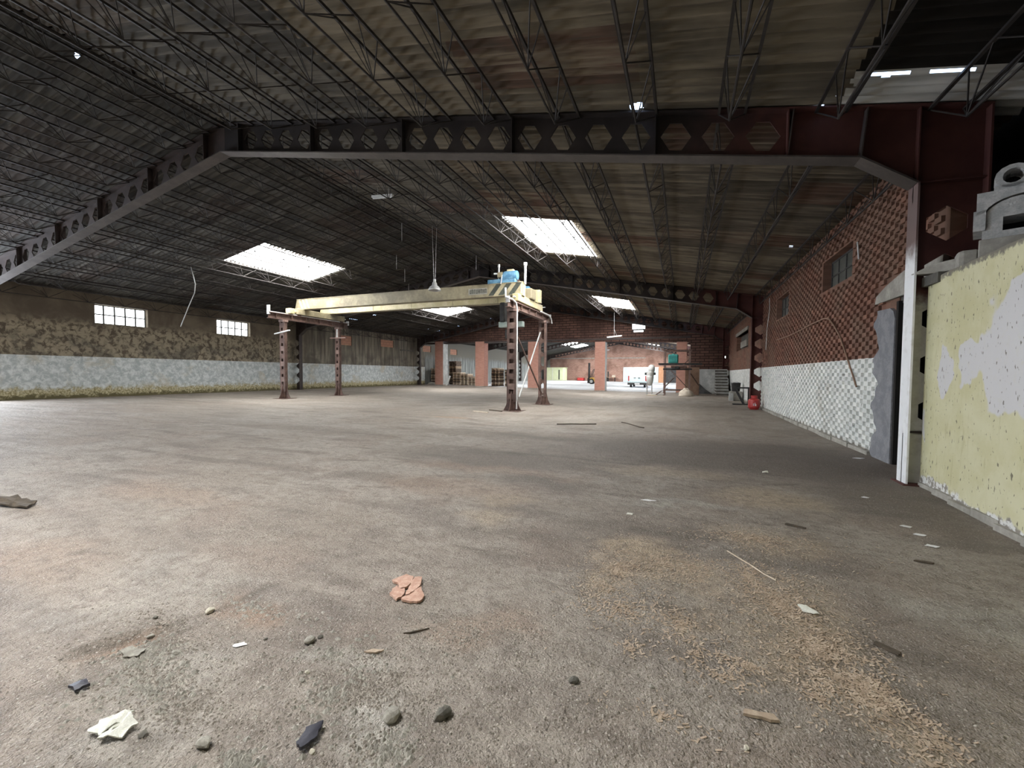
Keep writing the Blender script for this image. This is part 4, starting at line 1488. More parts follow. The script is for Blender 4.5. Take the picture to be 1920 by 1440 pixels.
o = MB().tube([(-18.36, 11.26, 5.62), (-18.3, 11.3, 5.3), (-18.26, 11.35, 4.95), (-18.32, 11.35, 4.6), (-18.6, 11.3, 4.1), (-18.85, 11.25, 3.6), (-19.0, 11.2, 3.25)], .016, 6).build('hanging_cable', M['galv'], org=(-18.36, 11.26, 5.6))
tag(o, 'pale loose cable dangling from a joist in front of the windows', 'cable')
o = MB().tube([(3.055, 17.45, 2.63), (3.055, 15.6, 2.62), (3.055, 14.1, 2.66), (3.055, 13.0, 2.71), (3.055, 12.0, 2.73), (3.055, 11.65, 2.68), (3.055, 11.3, 2.50), (3.055, 10.85, 2.20), (3.055, 10.4, 1.75), (3.055, 9.86, 1.19)], .016, 6).build('wall_cable', M['ply'], org=(3.06, 12, 2.7))
tag(o, 'brown cable looping down the checkered brick wall', 'cable')
o = MB().tube([(3.06, 10.1, 3.95), (3.06, 10.05, 3.8), (3.06, 10.0, 3.6)], .014, 6).build('wall_bracket', M['white_paint'], org=(3.06, 10.05, 3.8))
tag(o, 'short white stick fixed beside the upper brick wall window', 'bracket')
o = MB().tube([(3.0, 18.6, 4.3), (3.03, 18.7, 3.9), (3.04, 19.2, 3.2), (3.04, 19.3, 2.4)], .012, 5).build('wall_cable', M['white_paint'], org=(3.0, 18.6, 4.2))
tag(o, 'thin white cable hanging near the second column', 'cable')
for k, (x, y) in enumerate(((-9.2, 12.6), (-11.6, 15.5), (-12.4, 17.2), (-8.3, 16.6), (-13.6, 19.2))):
    zt = zroof(x) - .45
    o = MB().tube([(x, y, zt), (x, y, zt - .62)], .009, 5).build('hanger_rod', M['galv'], org=(x, y, zt))
    tag(o, 'thin vertical hanger rod under the roof, %s counted from the nearest frame' % ORD[k], 'rod', 'hanger rods')

# ------------------------------------------------------------------ pallets
def pallet_mesh(name, mat, seed):
    r = random.Random(seed)
    mb = MB()
    for y_ in (-.36, 0, .36):
        mb.box(-.55, .55, y_ - .045, y_ + .045, .02, .10)
    for k in range(7):
        x_ = -.5 + k * .1667 + r.uniform(-.01, .01)
        mb.box(x_ - .05, x_ + .05, -.42, .42, .10, .122)
    for x_ in (-.5, 0, .5):
        mb.box(x_ - .05, x_ + .05, -.42, .42, 0, .02)
    o = mb.build(name, mat)
    me = o.data
    bpy.data.objects.remove(o)
    return me


PALM = [pallet_mesh('wooden_pallet', M[k], i) for i, k in enumerate(('wood', 'wood_pale', 'wood_dark'))]
STACKS = [(-22.55, 36.6, 13, (2, 0, 1), 'dark stack half hidden behind the first pillar'), (-21.50, 38.3, 19, (2, 0, 2), 'tallest stack right of the first pillar'),
          (-20.55, 37.4, 10, (0, 1, 2), 'middle brown stack'), (-19.62, 37.2, 9, (1, 1, 0), 'low stack beside the pale one'), (-18.70, 37.0, 7, (1, 1, 0), 'lowest palest stack'),
          (-16.55, 37.8, 14, (2, 0, 1), 'stack right behind the second pillar'), (-15.35, 38.2, 13, (0, 1, 2), 'stack next to the near crane leg')]
for x, y, n, mats, where in STACKS:
    r = random.Random(int(x * 10))
    for k in range(n):
        o = bpy.data.objects.new('wooden_pallet', PALM[mats[r.randrange(3)]])
        COL.objects.link(o)
        o.location = (x + r.uniform(-.02, .02), y + r.uniform(-.04, .04), zf(x) + k * .1235)
        o.rotation_euler = (0, 0, math.pi / 2 + r.uniform(-.03, .03))
        tag(o, '%s wooden pallet from the floor, %s' % (ORD[k] if k < 18 else 'topmost', where), 'pallet', 'stacked pallets between the pillars')
o = MB().obox((-20.35, 34.9, .72), .16, .04, 1.0, Matrix.Rotation(.42, 3, 'Y')).build('leaning_board', M['white_paint'], org=(-20.35, 34.9, .3))
tag(o, 'short white board leaning at the foot of the first pillar', 'board')


def heap(name, c, r, mat, lab, cat, seed=1, amp=.35, sub=3):
    """a soft irregular lump resting on the floor"""
    n, m = 18, 9
    vs, fs = [], []
    for j in range(m + 1):
        th = math.pi / 2 * j / m
        for i in range(n):
            ph = 2 * math.pi * i / n
            d = Vector((math.cos(ph) * math.cos(th), math.sin(ph) * math.cos(th), math.sin(th)))
            k = 1 + amp * mnoise.noise(d * 2.2 + Vector((seed * 7.3, 0, 0))) + amp * .4 * mnoise.noise(d * 6 + Vector((seed * 3.1, 4, 0)))
            vs.append((c[0] + d.x * r[0] * k, c[1] + d.y * r[1] * k, c[2] + max(0, d.z * r[2] * k)))
    for j in range(m):
        for i in range(n):
            a, b = j * n + i, j * n + (i + 1) % n
            fs.append((a, b, b + n, a + n))
    fs.append(tuple(range(n))[::-1])
    o = MB().add(vs, fs).build(name, mat, smooth=True, org=c)
    return tag(o, lab, cat)


heap('tarpaulin_heap', (-22.5, 35.5, .29), (.45, .26, .28), M['concrete'], 'low grey tarpaulin heap by the third column near the stained wall', 'tarpaulin', 4)

# ------------------------------------------------------------------ steel tower with teal tank
t_ = thing('steel_tower', 'dark rusty steel tower with crossbeams before the fifth pillar', 'machine', (-.3, 31, 0))
for x in (-1.11, .46):
    for y in (30.5, 31.7):
        MB().box(x - .055, x + .055, y - .055, y + .055, 0, 3.06).build('post', M['rust'] if y > 31 else M['rust_pale'], t_)
for y in (30.46, 31.74):
    MB().box(-1.5, 1.2, y - .05, y + .05, 2.05, 2.17).build('crossbeam', M['dark'], t_)
    MB().box(-1.2, .6, y - .04, y + .04, 1.72, 1.82).build('crossbeam', M['dark'], t_)
    MB().box(-1.2, .6, y - .035, y + .035, 2.98, 3.06).build('crossbeam', M['rust'], t_)
    MB().box(-1.1, .46, y - .025, y + .025, .33, .39).build('tie_bar', M['rust'], t_)
for p, q in (((-.75, 30.5, 1.75), (.42, 30.5, .45)), ((.5, 30.6, 1.5), (1.05, 31.2, .7)), ((-1.05, 30.6, .6), (-.5, 31.5, 1.2)), ((-.25, 30.5, 1.75), (.40, 30.5, 2.4))):
    MB().bar(p, q, .05, .05).build('diagonal', M['rust'], t_)
dr = MB().lathe([(.03, -.5), (.11, -.5), (.11, .5), (.03, .5)], (-.2, 30.4, 1.95), 12, 'x').build('roller', M['rust'], t_)
MB().lathe([(.02, -.02), (.14, -.02), (.14, .02), (.02, .02)], (.1, 30.36, 1.95), 12, 'y').build('pulley', M['rust_pale'], dr)
MB().box(-.45, -.2, 30.2, 30.6, 1.78, 1.95).build('gearbox', M['dark'], t_)
t_ = thing('water_tank', 'teal plastic tank on the steel tower beam', 'tank', (-.55, 31.4, 2.17))
mb = MB().box(-.90, -.26, 31.05, 31.68, 2.18, 2.78)
bevel(mb.build('body', M['teal'], t_), .07, 3)
MB().lathe([(.02, 0), (.10, 0), (.10, .06), (.02, .06)], (-.58, 31.36, 2.77), 12).build('cap', M['teal'], t_)
for k in range(4):
    MB().box(-.86 + k * .17, -.83 + k * .17, 31.035, 31.06, 2.24, 2.72).build('rib', M['teal'], t_)
o = MB().box(.20, 1.12, 32.4, 32.46, 0, 1.92).build('board_panel', M['ply'], org=(.66, 32.43, 0))
tag(o, 'tall brown board standing behind the steel tower', 'board')
heap('sack_heap', (.25, 30.05, 0), (.45, .35, .48), M['rag'], 'pale crumpled sack slumped against the steel tower foot', 'sack', 8)
for k, (p, q, m) in enumerate((((-1.9, 30.4, .06), (-1.1, 30.0, .12), 'galv'), ((-1.75, 30.9, .05), (-.9, 30.6, .5), 'galv'), ((-1.6, 30.0, .05), (-1.25, 30.3, .32), 'rust'), ((-2.2, 29.6, .04), (-1.5, 29.4, .04), 'wood_pale'))):
    o = MB().tube([p, q], .03, 6).build('loose_pole', M[m], org=p)
    tag(o, ['thin grey pole lying before the steel tower', 'grey pole propped on the steel tower', 'short dark pole leaning in the scrap before the tower', 'pale wooden pole flat on the floor by the tower'][k], 'pole', 'scrap poles by the tower')

# dust extractor
t_ = thing('dust_extractor', 'white bag dust extractor on thin legs beside the van', 'extractor', (-2.05, 31, 0))
x, y = -2.05, 31.0
for dx, dy in ((-.2, -.15), (.12, -.15), (-.2, .15), (.12, .15)):
    MB().tube([(x + dx, y + dy, 0), (x + dx * .9, y + dy * .9, 1.15)], .028, 6).build('leg', M['galv'], t_)
MB().lathe([(.05, 1.30), (.24, 1.32), (.26, 1.55), (.24, 1.62), (.05, 1.62)], (x, y, 0), 16).build('drum', M['bag'], t_)
MB().lathe([(.04, .62), (.13, .66), (.21, .85), (.25, 1.2), (.24, 1.34)], (x - .02, y, 0), 16).build('lower_bag', M['bag'], t_, smooth=True)
MB().lathe([(.20, 1.6), (.22, 1.75), (.20, 1.98), (.10, 2.08), (.03, 2.1)], (x + .08, y, 0), 16).build('upper_bag', M['bag'], t_, smooth=True)
for s in (-1, 1):
    MB().lathe([(.02, -.06), (.085, -.06), (.085, .06), (.02, .06)], (x + s * .30, y - .05, 1.46), 12, 'x').build('hose_port', M['dark'], t_)

# ------------------------------------------------------------------ things by the brick wall
t_ = thing('gas_bottle', 'red gas bottle at the foot of the second column', 'gas bottle', (2.74, 19.72, 0))
MB().lathe([(.13, 0), (.17, .015), (.17, .05), (.205, .07), (.215, .12), (.215, .36), (.19, .42), (.11, .455), (.05, .46)], (2.74, 19.72, 0), 20).build('body', M['red'], t_, smooth=True)
cl = MB().lathe([(.115, .44), (.12, .56), (.118, .57), (.105, .57), (.105, .45)], (2.74, 19.72, 0), 18).build('collar', M['red'], t_)
MB().lathe([(.02, .45), (.03, .45), (.03, .53), (.02, .53)], (2.74, 19.72, 0), 8).build('valve', M['galv'], t_)
mk = MB()
for k, (dx, h) in enumerate(((-.06, .10), (-.005, .13), (.03, .07))):
    mk.box(2.74 + dx, 2.74 + dx + .022, 19.50, 19.512, .16, .16 + h)
mk.build('white_marks', M['white_paint'], t_)
t_ = thing('steel_trestle', 'black steel trestle with a slanting leg behind the second column', 'trestle', (2.75, 22.6, 0))
MB().bar((2.30, 22.7, .80), (2.95, 22.5, .80), .10, .07).build('top_bar', M['dark'], t_)
MB().bar((2.35, 22.7, .78), (2.72, 22.6, .03), .10, .09).build('slanting_leg', M['dark'], t_)
MB().bar((2.9, 22.5, .78), (2.9, 22.5, .0), .08, .08).build('upright_leg', M['dark'], t_)
MB().box(2.25, 2.95, 22.45, 22.8, 0, .05).build('foot_plate', M['dark'], t_)
t_ = thing('concrete_plinth', 'small pale concrete pedestal under the black bin', 'pedestal', (2.8, 26.2, 0))
bevel(MB().box(2.45, 3.05, 26.0, 26.6, 0, .5).build('block', M['concrete'], t_), .03, 2)
MB().box(2.40, 2.60, 25.8, 26.1, 0, .42).build('side_block', M['white_render'], t_)
t_ = thing('black_bin', 'black bin standing on the small concrete pedestal', 'bin', (2.75, 26.25, .5))
MB().lathe([(.15, .5), (.2, .52), (.24, .95), (.255, .98), (.22, .98), (.2, .9)], (2.75, 26.25, 0), 18).build('body', M['dark'], t_)
MB().tube([(2.52, 26.1, .96), (2.75, 26.0, 1.04), (2.98, 26.1, .96)], .012, 6).build('handle', M['galv'], t_)
t_ = thing('concrete_stairs', 'steep grey concrete stairs in the corner by the cross wall', 'stairs', (2.6, 32.9, 0))
for k in range(9):
    MB().box(2.20, 2.95, 32.15 + k * .19, 33.92, k * .2, (k + 1) * .2 - .05).build('riser', M['concrete_dark'], t_)
    MB().box(2.18, 2.96, 32.12 + k * .19, 33.92, (k + 1) * .2 - .05, (k + 1) * .2).build('tread', M['white_render'], t_)
o = MB().prism([(.72, 0), (2.1, 0), (1.6, .35), (1.1, .85), (.8, 1.05)], 'y', 34.3, 34.36).build('scrap_plate', M['frame_dark'], org=(1.2, 34.33, 0))
fix_normals(o)
tag(o, 'dark jagged steel plate leaning on the whitewashed cross wall base', 'plate')

# ------------------------------------------------------------------ far hall
t_ = thing('delivery_van', 'pale van parked rear-on beyond the pillars', 'van', (-4.42, 49, 0))
y0 = 47.0
vb = [(y0 + .02, .38), (y0, .9), (y0 + .04, 1.5), (y0 + .14, 1.98), (y0 + .3, 2.06), (y0 + 3.0, 2.08), (y0 + 3.4, 2.0), (y0 + 4.0, 1.35), (y0 + 4.8, 1.12), (y0 + 4.95, .8), (y0 + 4.95, .38)]
mb = MB().prism(vb, 'x', -5.37, -3.47)
bevel(fix_normals(mb.build('body', M['van'], t_)), .09, 3)
for k, (a, b) in enumerate(((-5.28, -4.44), (-4.40, -3.56))):
    dmb = MB().prism([(y0 - .012, .62), (y0 - .012, .95), (y0 + .03, 1.5), (y0 + .12, 1.92), (y0 + .14, 1.92), (y0 + .05, 1.5), (y0 + .02, .62)], 'x', a, b)
    dd = fix_normals(dmb.build('rear_door', M['van'], t_))
    MB().box(a + .5 if k == 0 else a + .06, a + .72 if k == 0 else a + .28, y0 - .05, y0 - .005, 1.0, 1.06).build('handle', M['dark'], dd)
MB().box(-5.4, -3.44, y0 - .08, y0 + .14, .30, .52).build('bumper', M['dark'], t_)
MB().box(-4.68, -4.16, y0 - .095, y0 - .075, .36, .47).build('number_plate', M['white_paint'], t_)
for x in (-5.36, -3.60):
    MB().box(x, x + .12, y0 - .03, y0 + .05, .72, 1.25).build('tail_light', M['red'], t_)
for x in (-5.22, -3.80):
    for yy in (y0 + .85, y0 + 4.0):
        wl = MB().lathe([(.1, -.1), (.31, -.1), (.33, -.05), (.33, .07), (.31, .1), (.1, .1)], (x + .09, yy, .33), 18, 'x').build('wheel', M['dark'], t_)
        MB().lathe([(.02, -.11), (.18, -.11), (.18, .11), (.02, .11)], (x + .09, yy, .33), 12, 'x').build('hub', M['galv'], wl)
for x in (-5.55, -3.45):
    MB().box(x, x + .16, y0 + 3.6, y0 + 3.7, 1.3, 1.55).build('mirror', M['dark'], t_)

t_ = thing('forklift', 'yellow forklift with raised dark mast behind the lone pillar', 'forklift', (-10.6, 56, .13))
zf_ = zf(-10.6)
x0 = -11.75
for dy in (-.3, .3):
    MB().box(x0 + .30, x0 + .44, 56 + dy - .06, 56 + dy + .06, zf_ + .1, 2.85).build('mast_rail', M['dark'], t_)
for zz_ in (.6, 1.5, 2.3, 2.8):
    MB().box(x0 + .31, x0 + .43, 55.7, 56.3, zz_, zz_ + .09).build('mast_crossbar', M['dark'], t_)
MB().lathe([(.02, 0), (.06, 0), (.06, 1.9), (.02, 1.9)], (x0 + .37, 56, .6), 10).build('lift_cylinder', M['dark'], t_)
MB().box(x0 + .22, x0 + .28, 55.6, 56.4, zf_ + .15, zf_ + .75).build('carriage', M['dark'], t_)
for dy in (-.22, .22):
    MB().box(x0 - .75, x0 + .24, 56 + dy - .06, 56 + dy + .06, zf_ + .1, zf_ + .15).build('fork', M['dark'], t_)
mb = MB().prism([(x0 + .5, .45), (x0 + .55, .95), (x0 + 1.0, 1.0), (x0 + 1.05, .8), (x0 + 1.35, .8), (x0 + 1.4, 1.2), (x0 + 2.3, 1.2), (x0 + 2.45, .9), (x0 + 2.4, .4)], 'y', 55.55, 56.45)
bevel(fix_normals(mb.build('body', M['fork'], t_)), .04, 2)
for dy in (-.4, .4):
    MB().tube([(x0 + .6, 56 + dy, .95), (x0 + .95, 56 + dy, 1.95), (x0 + 1.2, 56 + dy, 2.1), (x0 + 2.2, 56 + dy, 2.12), (x0 + 2.3, 56 + dy, 1.2)], .04, 8).build('guard_post', M['dark'], t_)
for k in range(6):
    MB().box(x0 + 1.15 + k * .2, x0 + 1.2 + k * .2, 55.6, 56.4, 2.08, 2.13).build('guard_bar', M['dark'], t_)
MB().box(x0 + 1.35, x0 + 1.85, 55.75, 56.25, 1.2, 1.32).box(x0 + 1.75, x0 + 1.87, 55.75, 56.25, 1.3, 1.75).build('seat', M['dark'], t_)
MB().tube([(x0 + .9, 56, 1.0), (x0 + 1.1, 56, 1.38)], .02, 6).build('steering_column', M['dark'], t_)
for x, r in ((x0 + .75, .36), (x0 + 2.1, .28)):
    for dy in (-.42, .42):
        wl = MB().lathe([(.1, -.1), (r - .02, -.1), (r, -.06), (r, .06), (r - .02, .1), (.1, .1)], (x, 56 + dy, zf_ + r), 18, 'y').build('wheel', M['dark'], t_)
        MB().lathe([(.02, -.12), (r * .55, -.12), (r * .55, .12), (.02, .12)], (x, 56 + dy, zf_ + r), 12, 'y').build('hub', M['galv'], wl)

t_ = thing('site_cabin', 'pale green cabin against the stained wall of the far hall', 'cabin', (-20.9, 73.5, .28))
bevel(MB().box(-22.3, -19.15, 72.0, 74.7, .28, 2.48).build('shell', M['cab'], t_), .03, 2)
MB().box(-22.4, -19.05, 71.9, 74.8, 2.48, 2.56).build('roof', M['cab'], t_)
MB().box(-21.10, -21.04, 71.96, 72.02, .3, 2.46).build('corner_strip', M['white_paint'], t_)
MB().box(-19.98, -19.78, 71.96, 72.02, .45, 2.15).build('door_slot', M['dark'], t_)
t_ = thing('red_crate', 'small red crate on the far floor left of the forklift', 'crate', (-17.0, 76.5, .2))
mb = MB().box(-17.7, -16.4, 76.2, 76.26, .22, .75).box(-17.7, -16.4, 76.9, 76.96, .22, .75).box(-17.7, -17.64, 76.2, 76.96, .22, .75).box(-16.46, -16.4, 76.2, 76.96, .22, .75)
mb.build('sides', M['red'], t_)
MB().box(-17.7, -16.4, 76.2, 76.96, .2, .26).build('base', M['red'], t_)
t_ = thing('workbench', 'dark clutter on a bench against the far brick wall beside the garage door', 'workbench', (-11.6, 77.2, .1))
MB().box(-12.6, -11.0, 76.9, 77.7, .85, .92).build('top', M['wood'], t_)
for x in (-12.5, -11.1):
    for y in (77.0, 77.6):
        MB().box(x - .04, x + .04, y - .04, y + .04, .1, .85).build('leg', M['dark'], t_)
MB().tube([(-12.3, 77.3, .1), (-12.3, 77.3, 1.9)], .12, 8).build('upright_roll', M['dark'], t_)
bevel(MB().box(-11.6, -11.05, 77.1, 77.5, .92, 1.25).build('box', M['rag'], t_), .02, 1)

# ------------------------------------------------------------------ rubble on the slab over the yellow partition
def rot_obj(mb, name, mat, loc, rz, lab, cat, group=None, bev=.02, rx=0):
    o = fix_normals(mb.build(name, mat))
    o.location = loc
    o.rotation_euler = (rx, 0, rz)
    if bev:
        bevel(o, bev, 2)
    return tag(o, lab, cat, group)


RZ = -.45
n = 12
arch = [(-.26, 0), (-.26, .20)] + [(-.26 * math.cos(math.pi * k / n), .20 + .20 * math.sin(math.pi * k / n)) for k in range(1, n)] + [(.26, .20), (.26, 0)]
mb = MB()
outer = arch
inner = [(-.115, .07), (-.115, .21), (.115, .21), (.115, .07)]
# an arch-shaped block with a rectangular through hole: ring of wall segments
segs = [[(-.26, 0), (-.26, .20), (-.115, .21), (-.115, .07)], [(-.26, 0), (-.115, .07), (.115, .07), (.26, 0)], [(.26, 0), (.115, .07), (.115, .21), (.26, .20)],
        [(-.26, .20)] + [(-.26 * math.cos(math.pi * k / n), .20 + .20 * math.sin(math.pi * k / n)) for k in range(1, n // 2 + 1)] + [(0, .21), (-.115, .21)],
        [(0, .21)] + [(-.26 * math.cos(math.pi * k / n), .20 + .20 * math.sin(math.pi * k / n)) for k in range(n // 2, n)] + [(.26, .20), (.115, .21)]]
for sg in segs:
    mb.prism(sg, 'y', -.18, .18)
rot_obj(mb, 'arched_block', M['block'], (3.25, 6.18, 2.85), RZ, 'grey arched concrete block with a square hole on the partition slab', 'concrete block', bev=0)
cap = [(-.32, 0)] + [(-.27 * math.cos(math.pi * k / n), -.02 + .18 * math.sin(math.pi * k / n)) for k in range(1, n)] + [(.32, 0), (.34, .20), (-.34, .24)]
mb = MB()
for k in range(len(cap) - 4):
    a, b = cap[k], cap[k + 1]
    ta = .235 - .02 * (a[0] + .32)
    tb = .235 - .02 * (b[0] + .32)
    mb.prism([a, b, (b[0], max(b[1] + .02, tb)), (a[0], max(a[1] + .02, ta))], 'y', -.2, .2)
mb.prism([(-.34, -.16), (-.25, -.16), (-.25, .05), (-.34, .05)], 'y', -.2, .2)
rot_obj(mb, 'saddle_block', M['block'], (3.26, 6.17, 3.105), RZ, 'pale saddle-shaped concrete block lying over the arched one', 'concrete block', bev=0)
mb = MB()
ring = 14
for cx_, r_ in ((-.12, .075), (.12, .085)):
    for k in range(ring):
        a0, a1 = 2 * math.pi * k / ring, 2 * math.pi * (k + 1) / ring
        q = [(cx_ + r_ * math.cos(a0), .14 + r_ * math.sin(a0)), (cx_ + r_ * math.cos(a1), .14 + r_ * math.sin(a1))]
        w2 = 1.75
        mb.prism([q[0], q[1], (cx_ + r_ * w2 * math.cos(a1), .14 + r_ * w2 * .9 * math.sin(a1)), (cx_ + r_ * w2 * math.cos(a0), .14 + r_ * w2 * .9 * math.sin(a0))], 'y', -.15, .15)
mb.prism([(-.25, 0), (.28, 0), (.28, .06), (-.25, .06)], 'y', -.15, .15)
rot_obj(mb, 'perforated_block', M['block'], (3.32, 6.18, 3.345), RZ, 'grey concrete block with round holes on top of the pile', 'concrete block', bev=0)
mb = MB().box(-.28, .30, -.2, .2, 0, .235)
rot_obj(mb, 'base_slab', M['concrete'], (3.25, 6.18, 2.615), RZ, 'grey flat slab under the arched concrete block', 'slab', bev=.01)
mb = MB().box(-.10, .10, -.10, .10, 0, .24)
rot_obj(mb, 'rubble_block', M['concrete'], (3.06, 6.62, 2.615), RZ + .2, 'small grey rubble block beside the arched concrete block', 'concrete block', bev=.05)
pts = [(-.26, 0), (-.05, .09), (.18, .11), (.24, .05), (.2, -.02), (0, -.03)]
mb = MB().prism(pts, 'y', -.10, .10)
rot_obj(mb, 'broken_slab', M['concrete'], (2.92, 6.84, 2.68), RZ - .3, 'broken pale slab lying at the corner of the yellow partition', 'slab', bev=.01)
heap('rubble_heap', (3.30, 6.66, 2.615), (.10, .09, .18), M['concrete_dark'], 'dark rubble heap between the broken slab and the blocks', 'rubble', 11, .6)

# ------------------------------------------------------------------ litter on the floor
def pebble(name, x, y, size, mat, lab, seed, flat=.6, sunk=.15, cat='stone', group='loose stones'):
    """an angular stone: a displaced icosphere with flattened facets"""
    import bmesh
    bm = bmesh.new()
    bmesh.ops.create_icosphere(bm, subdivisions=2, radius=1)
    r = random.Random(seed)
    planes = [Vector((r.uniform(-1, 1), r.uniform(-1, 1), r.uniform(-1, 1))).normalized() for _ in range(6)]
    for v in bm.verts:
        c = v.co.copy()
        for pn in planes:
            d = c.dot(pn)
            if d > .68:
                c -= pn * (d - .68)
        c *= 1 + .12 * mnoise.noise(v.co * 2.4 + Vector((seed, 0, 0)))
        v.co = Vector((c.x * size, c.y * size * r.uniform(.97, 1.03) * .8, c.z * size * flat))
    me = bpy.data.meshes.new(name)
    bm.to_mesh(me)
    bm.free()
    me.materials.append(mat)
    o = bpy.data.objects.new(name, me)
    COL.objects.link(o)
    o.location = (x, y, zfn(x, y) + size * flat * (1 - sunk) * .75)
    o.rotation_euler = (0, 0, r.uniform(0, 6))
    return tag(o, lab, cat, group)


ST = [(-2.53, 1.61, .030, 'stone_pale', 'round cream stone beside the orange crack'), (-1.77, 1.62, .034, 'stone_grey', 'wedge-shaped grey stone below the clay shard'),
      (-1.75, 1.67, .015, 'stone_dark', 'small dark stone touching the wedge-shaped one'), (-.88, 1.46, .042, 'stone_dark', 'large dark mossy stone nearest the middle foreground'),
      (-1.07, 1.38, .045, 'stone_grey', 'grey lump half set in the pale cement spill'), (-1.64, 1.01, .034, 'stone_grey', 'flat grey stone at the bottom edge'),
      (-.43, 1.85, .026, 'stone_dark', 'lone brown stone right of the dark mossy one'), (-1.24, 1.14, .014, 'stone_pale', 'tiny white pebble by the black scrap'),
      (-2.63, 1.36, .020, 'stone_grey', 'knob of stone at the head of the broken pit'), (-2.30, 1.30, .022, 'stone_grey', 'grey stone beside the white scrap'),
      (-2.75, 1.45, .017, 'stone_dark', 'little dark stone above the broken pit'), (-1.60, 1.45, .014, 'stone_pale', 'pale pebble left of the gravel fan'),
      (-1.58, 1.40, .016, 'stone_grey', 'grey pebble just under the pale one by the gravel fan'), (-2.0, 1.55, .012, 'stone_dark', 'small dark pebble near the wedge-shaped stone'),
      (-1.9, .95, .020, 'stone_dark', 'dark stone right of the crumpled paper'), (-.55, 1.30, .016, 'stone_pale', 'pale stone at the bottom on the orange soil'),
      (.25, 1.75, .014, 'stone_pale', 'white pebble among the nearest shavings'), (-.1, 1.95, .013, 'stone_grey', 'grey pebble left of the nearest shavings')]
for i, (x, y, s_, m, lab) in enumerate(ST):
    pebble('floor_stone', x, y, s_, M[m], lab, i + 3)


def shard(name, outline, h, mat, lab, cat, jag=.0, seed=0, curl=0.0):
    """a thin irregular plate on the floor with its own thickness and slight warp"""
    cx = sum(p[0] for p in outline) / len(outline)
    cy = sum(p[1] for p in outline) / len(outline)
    r = random.Random(seed)
    pts = []
    for (xa, ya), (xb, yb) in zip(outline, outline[1:] + outline[:1]):
        for k in range(4):
            t = k / 4
            pts.append((xa + (xb - xa) * t + r.uniform(-jag, jag), ya + (yb - ya) * t + r.uniform(-jag, jag)))
    vs, fs = [], []
    n = len(pts)
    for lvl in (0, 1):
        for ring in (1.0, .55):
            for x, y in pts:
                px, py = cx + (x - cx) * ring, cy + (y - cy) * ring
                z = zfn(px, py) + .003 + lvl * h + curl * (mnoise.noise(Vector((px * 14, py * 14, seed))) + .6)
                vs.append((px, py, z))
        vs.append((cx, cy, zfn(cx, cy) + .003 + lvl * h + curl * (mnoise.noise(Vector((cx * 14, cy * 14, seed))) + .6)))
    m = 2 * n + 1
    for i in range(n):
        j = (i + 1) % n
        fs += [(m + i, m + j, m + n + j, m + n + i), (m + n + i, m + n + j, m + 2 * n), (j, i, n + i, n + j), (n + j, n + i, 2 * n), (i, j, m + j, m + i)]
    o = fix_normals(MB().add(vs, fs).build(name, mat, org=(cx, cy, zfn(cx, cy))))
    return tag(o, lab, cat)


t_ = thing('clay_shard', 'cracked salmon-coloured clay shard on the bare floor', 'shard', (-1.63, 2.23, zfn(-1.63, 2.23)))
for pts in ([(-1.77, 2.29), (-1.73, 2.40), (-1.66, 2.39), (-1.62, 2.26), (-1.66, 2.22), (-1.70, 2.27)], [(-1.70, 2.255), (-1.655, 2.215), (-1.62, 2.235), (-1.585, 2.16), (-1.60, 2.11), (-1.68, 2.15)],
            [(-1.655, 2.39), (-1.61, 2.41), (-1.55, 2.30), (-1.555, 2.20), (-1.575, 2.17), (-1.612, 2.255)], [(-1.54, 2.29), (-1.46, 2.21), (-1.45, 2.15), (-1.53, 2.12), (-1.58, 2.13), (-1.548, 2.19)]):
    o = shard('flake', pts, .014, M['tile'], None, None, .006, len(pts), .006)
    o.parent = t_
    o.location = o.location - t_.location
t_ = thing('crumpled_paper', 'crumpled white scrap with ragged points in the near corner', 'paper', (-2.03, .92, zfn(-2.03, .92)))
for k, pts in enumerate(([(-2.09, .86), (-2.10, .93), (-2.06, .99), (-2.00, .95), (-2.02, .88)], [(-2.05, .88), (-2.03, .96), (-1.96, .97), (-1.95, .91), (-1.99, .86)], [(-2.07, .93), (-2.02, .99), (-1.99, .96), (-2.01, .90)])):
    o = shard('fold', pts, .005, M['paper'], None, None, .010, 40 + k, .035)
    o.parent = t_
    o.location = o.location - t_.location

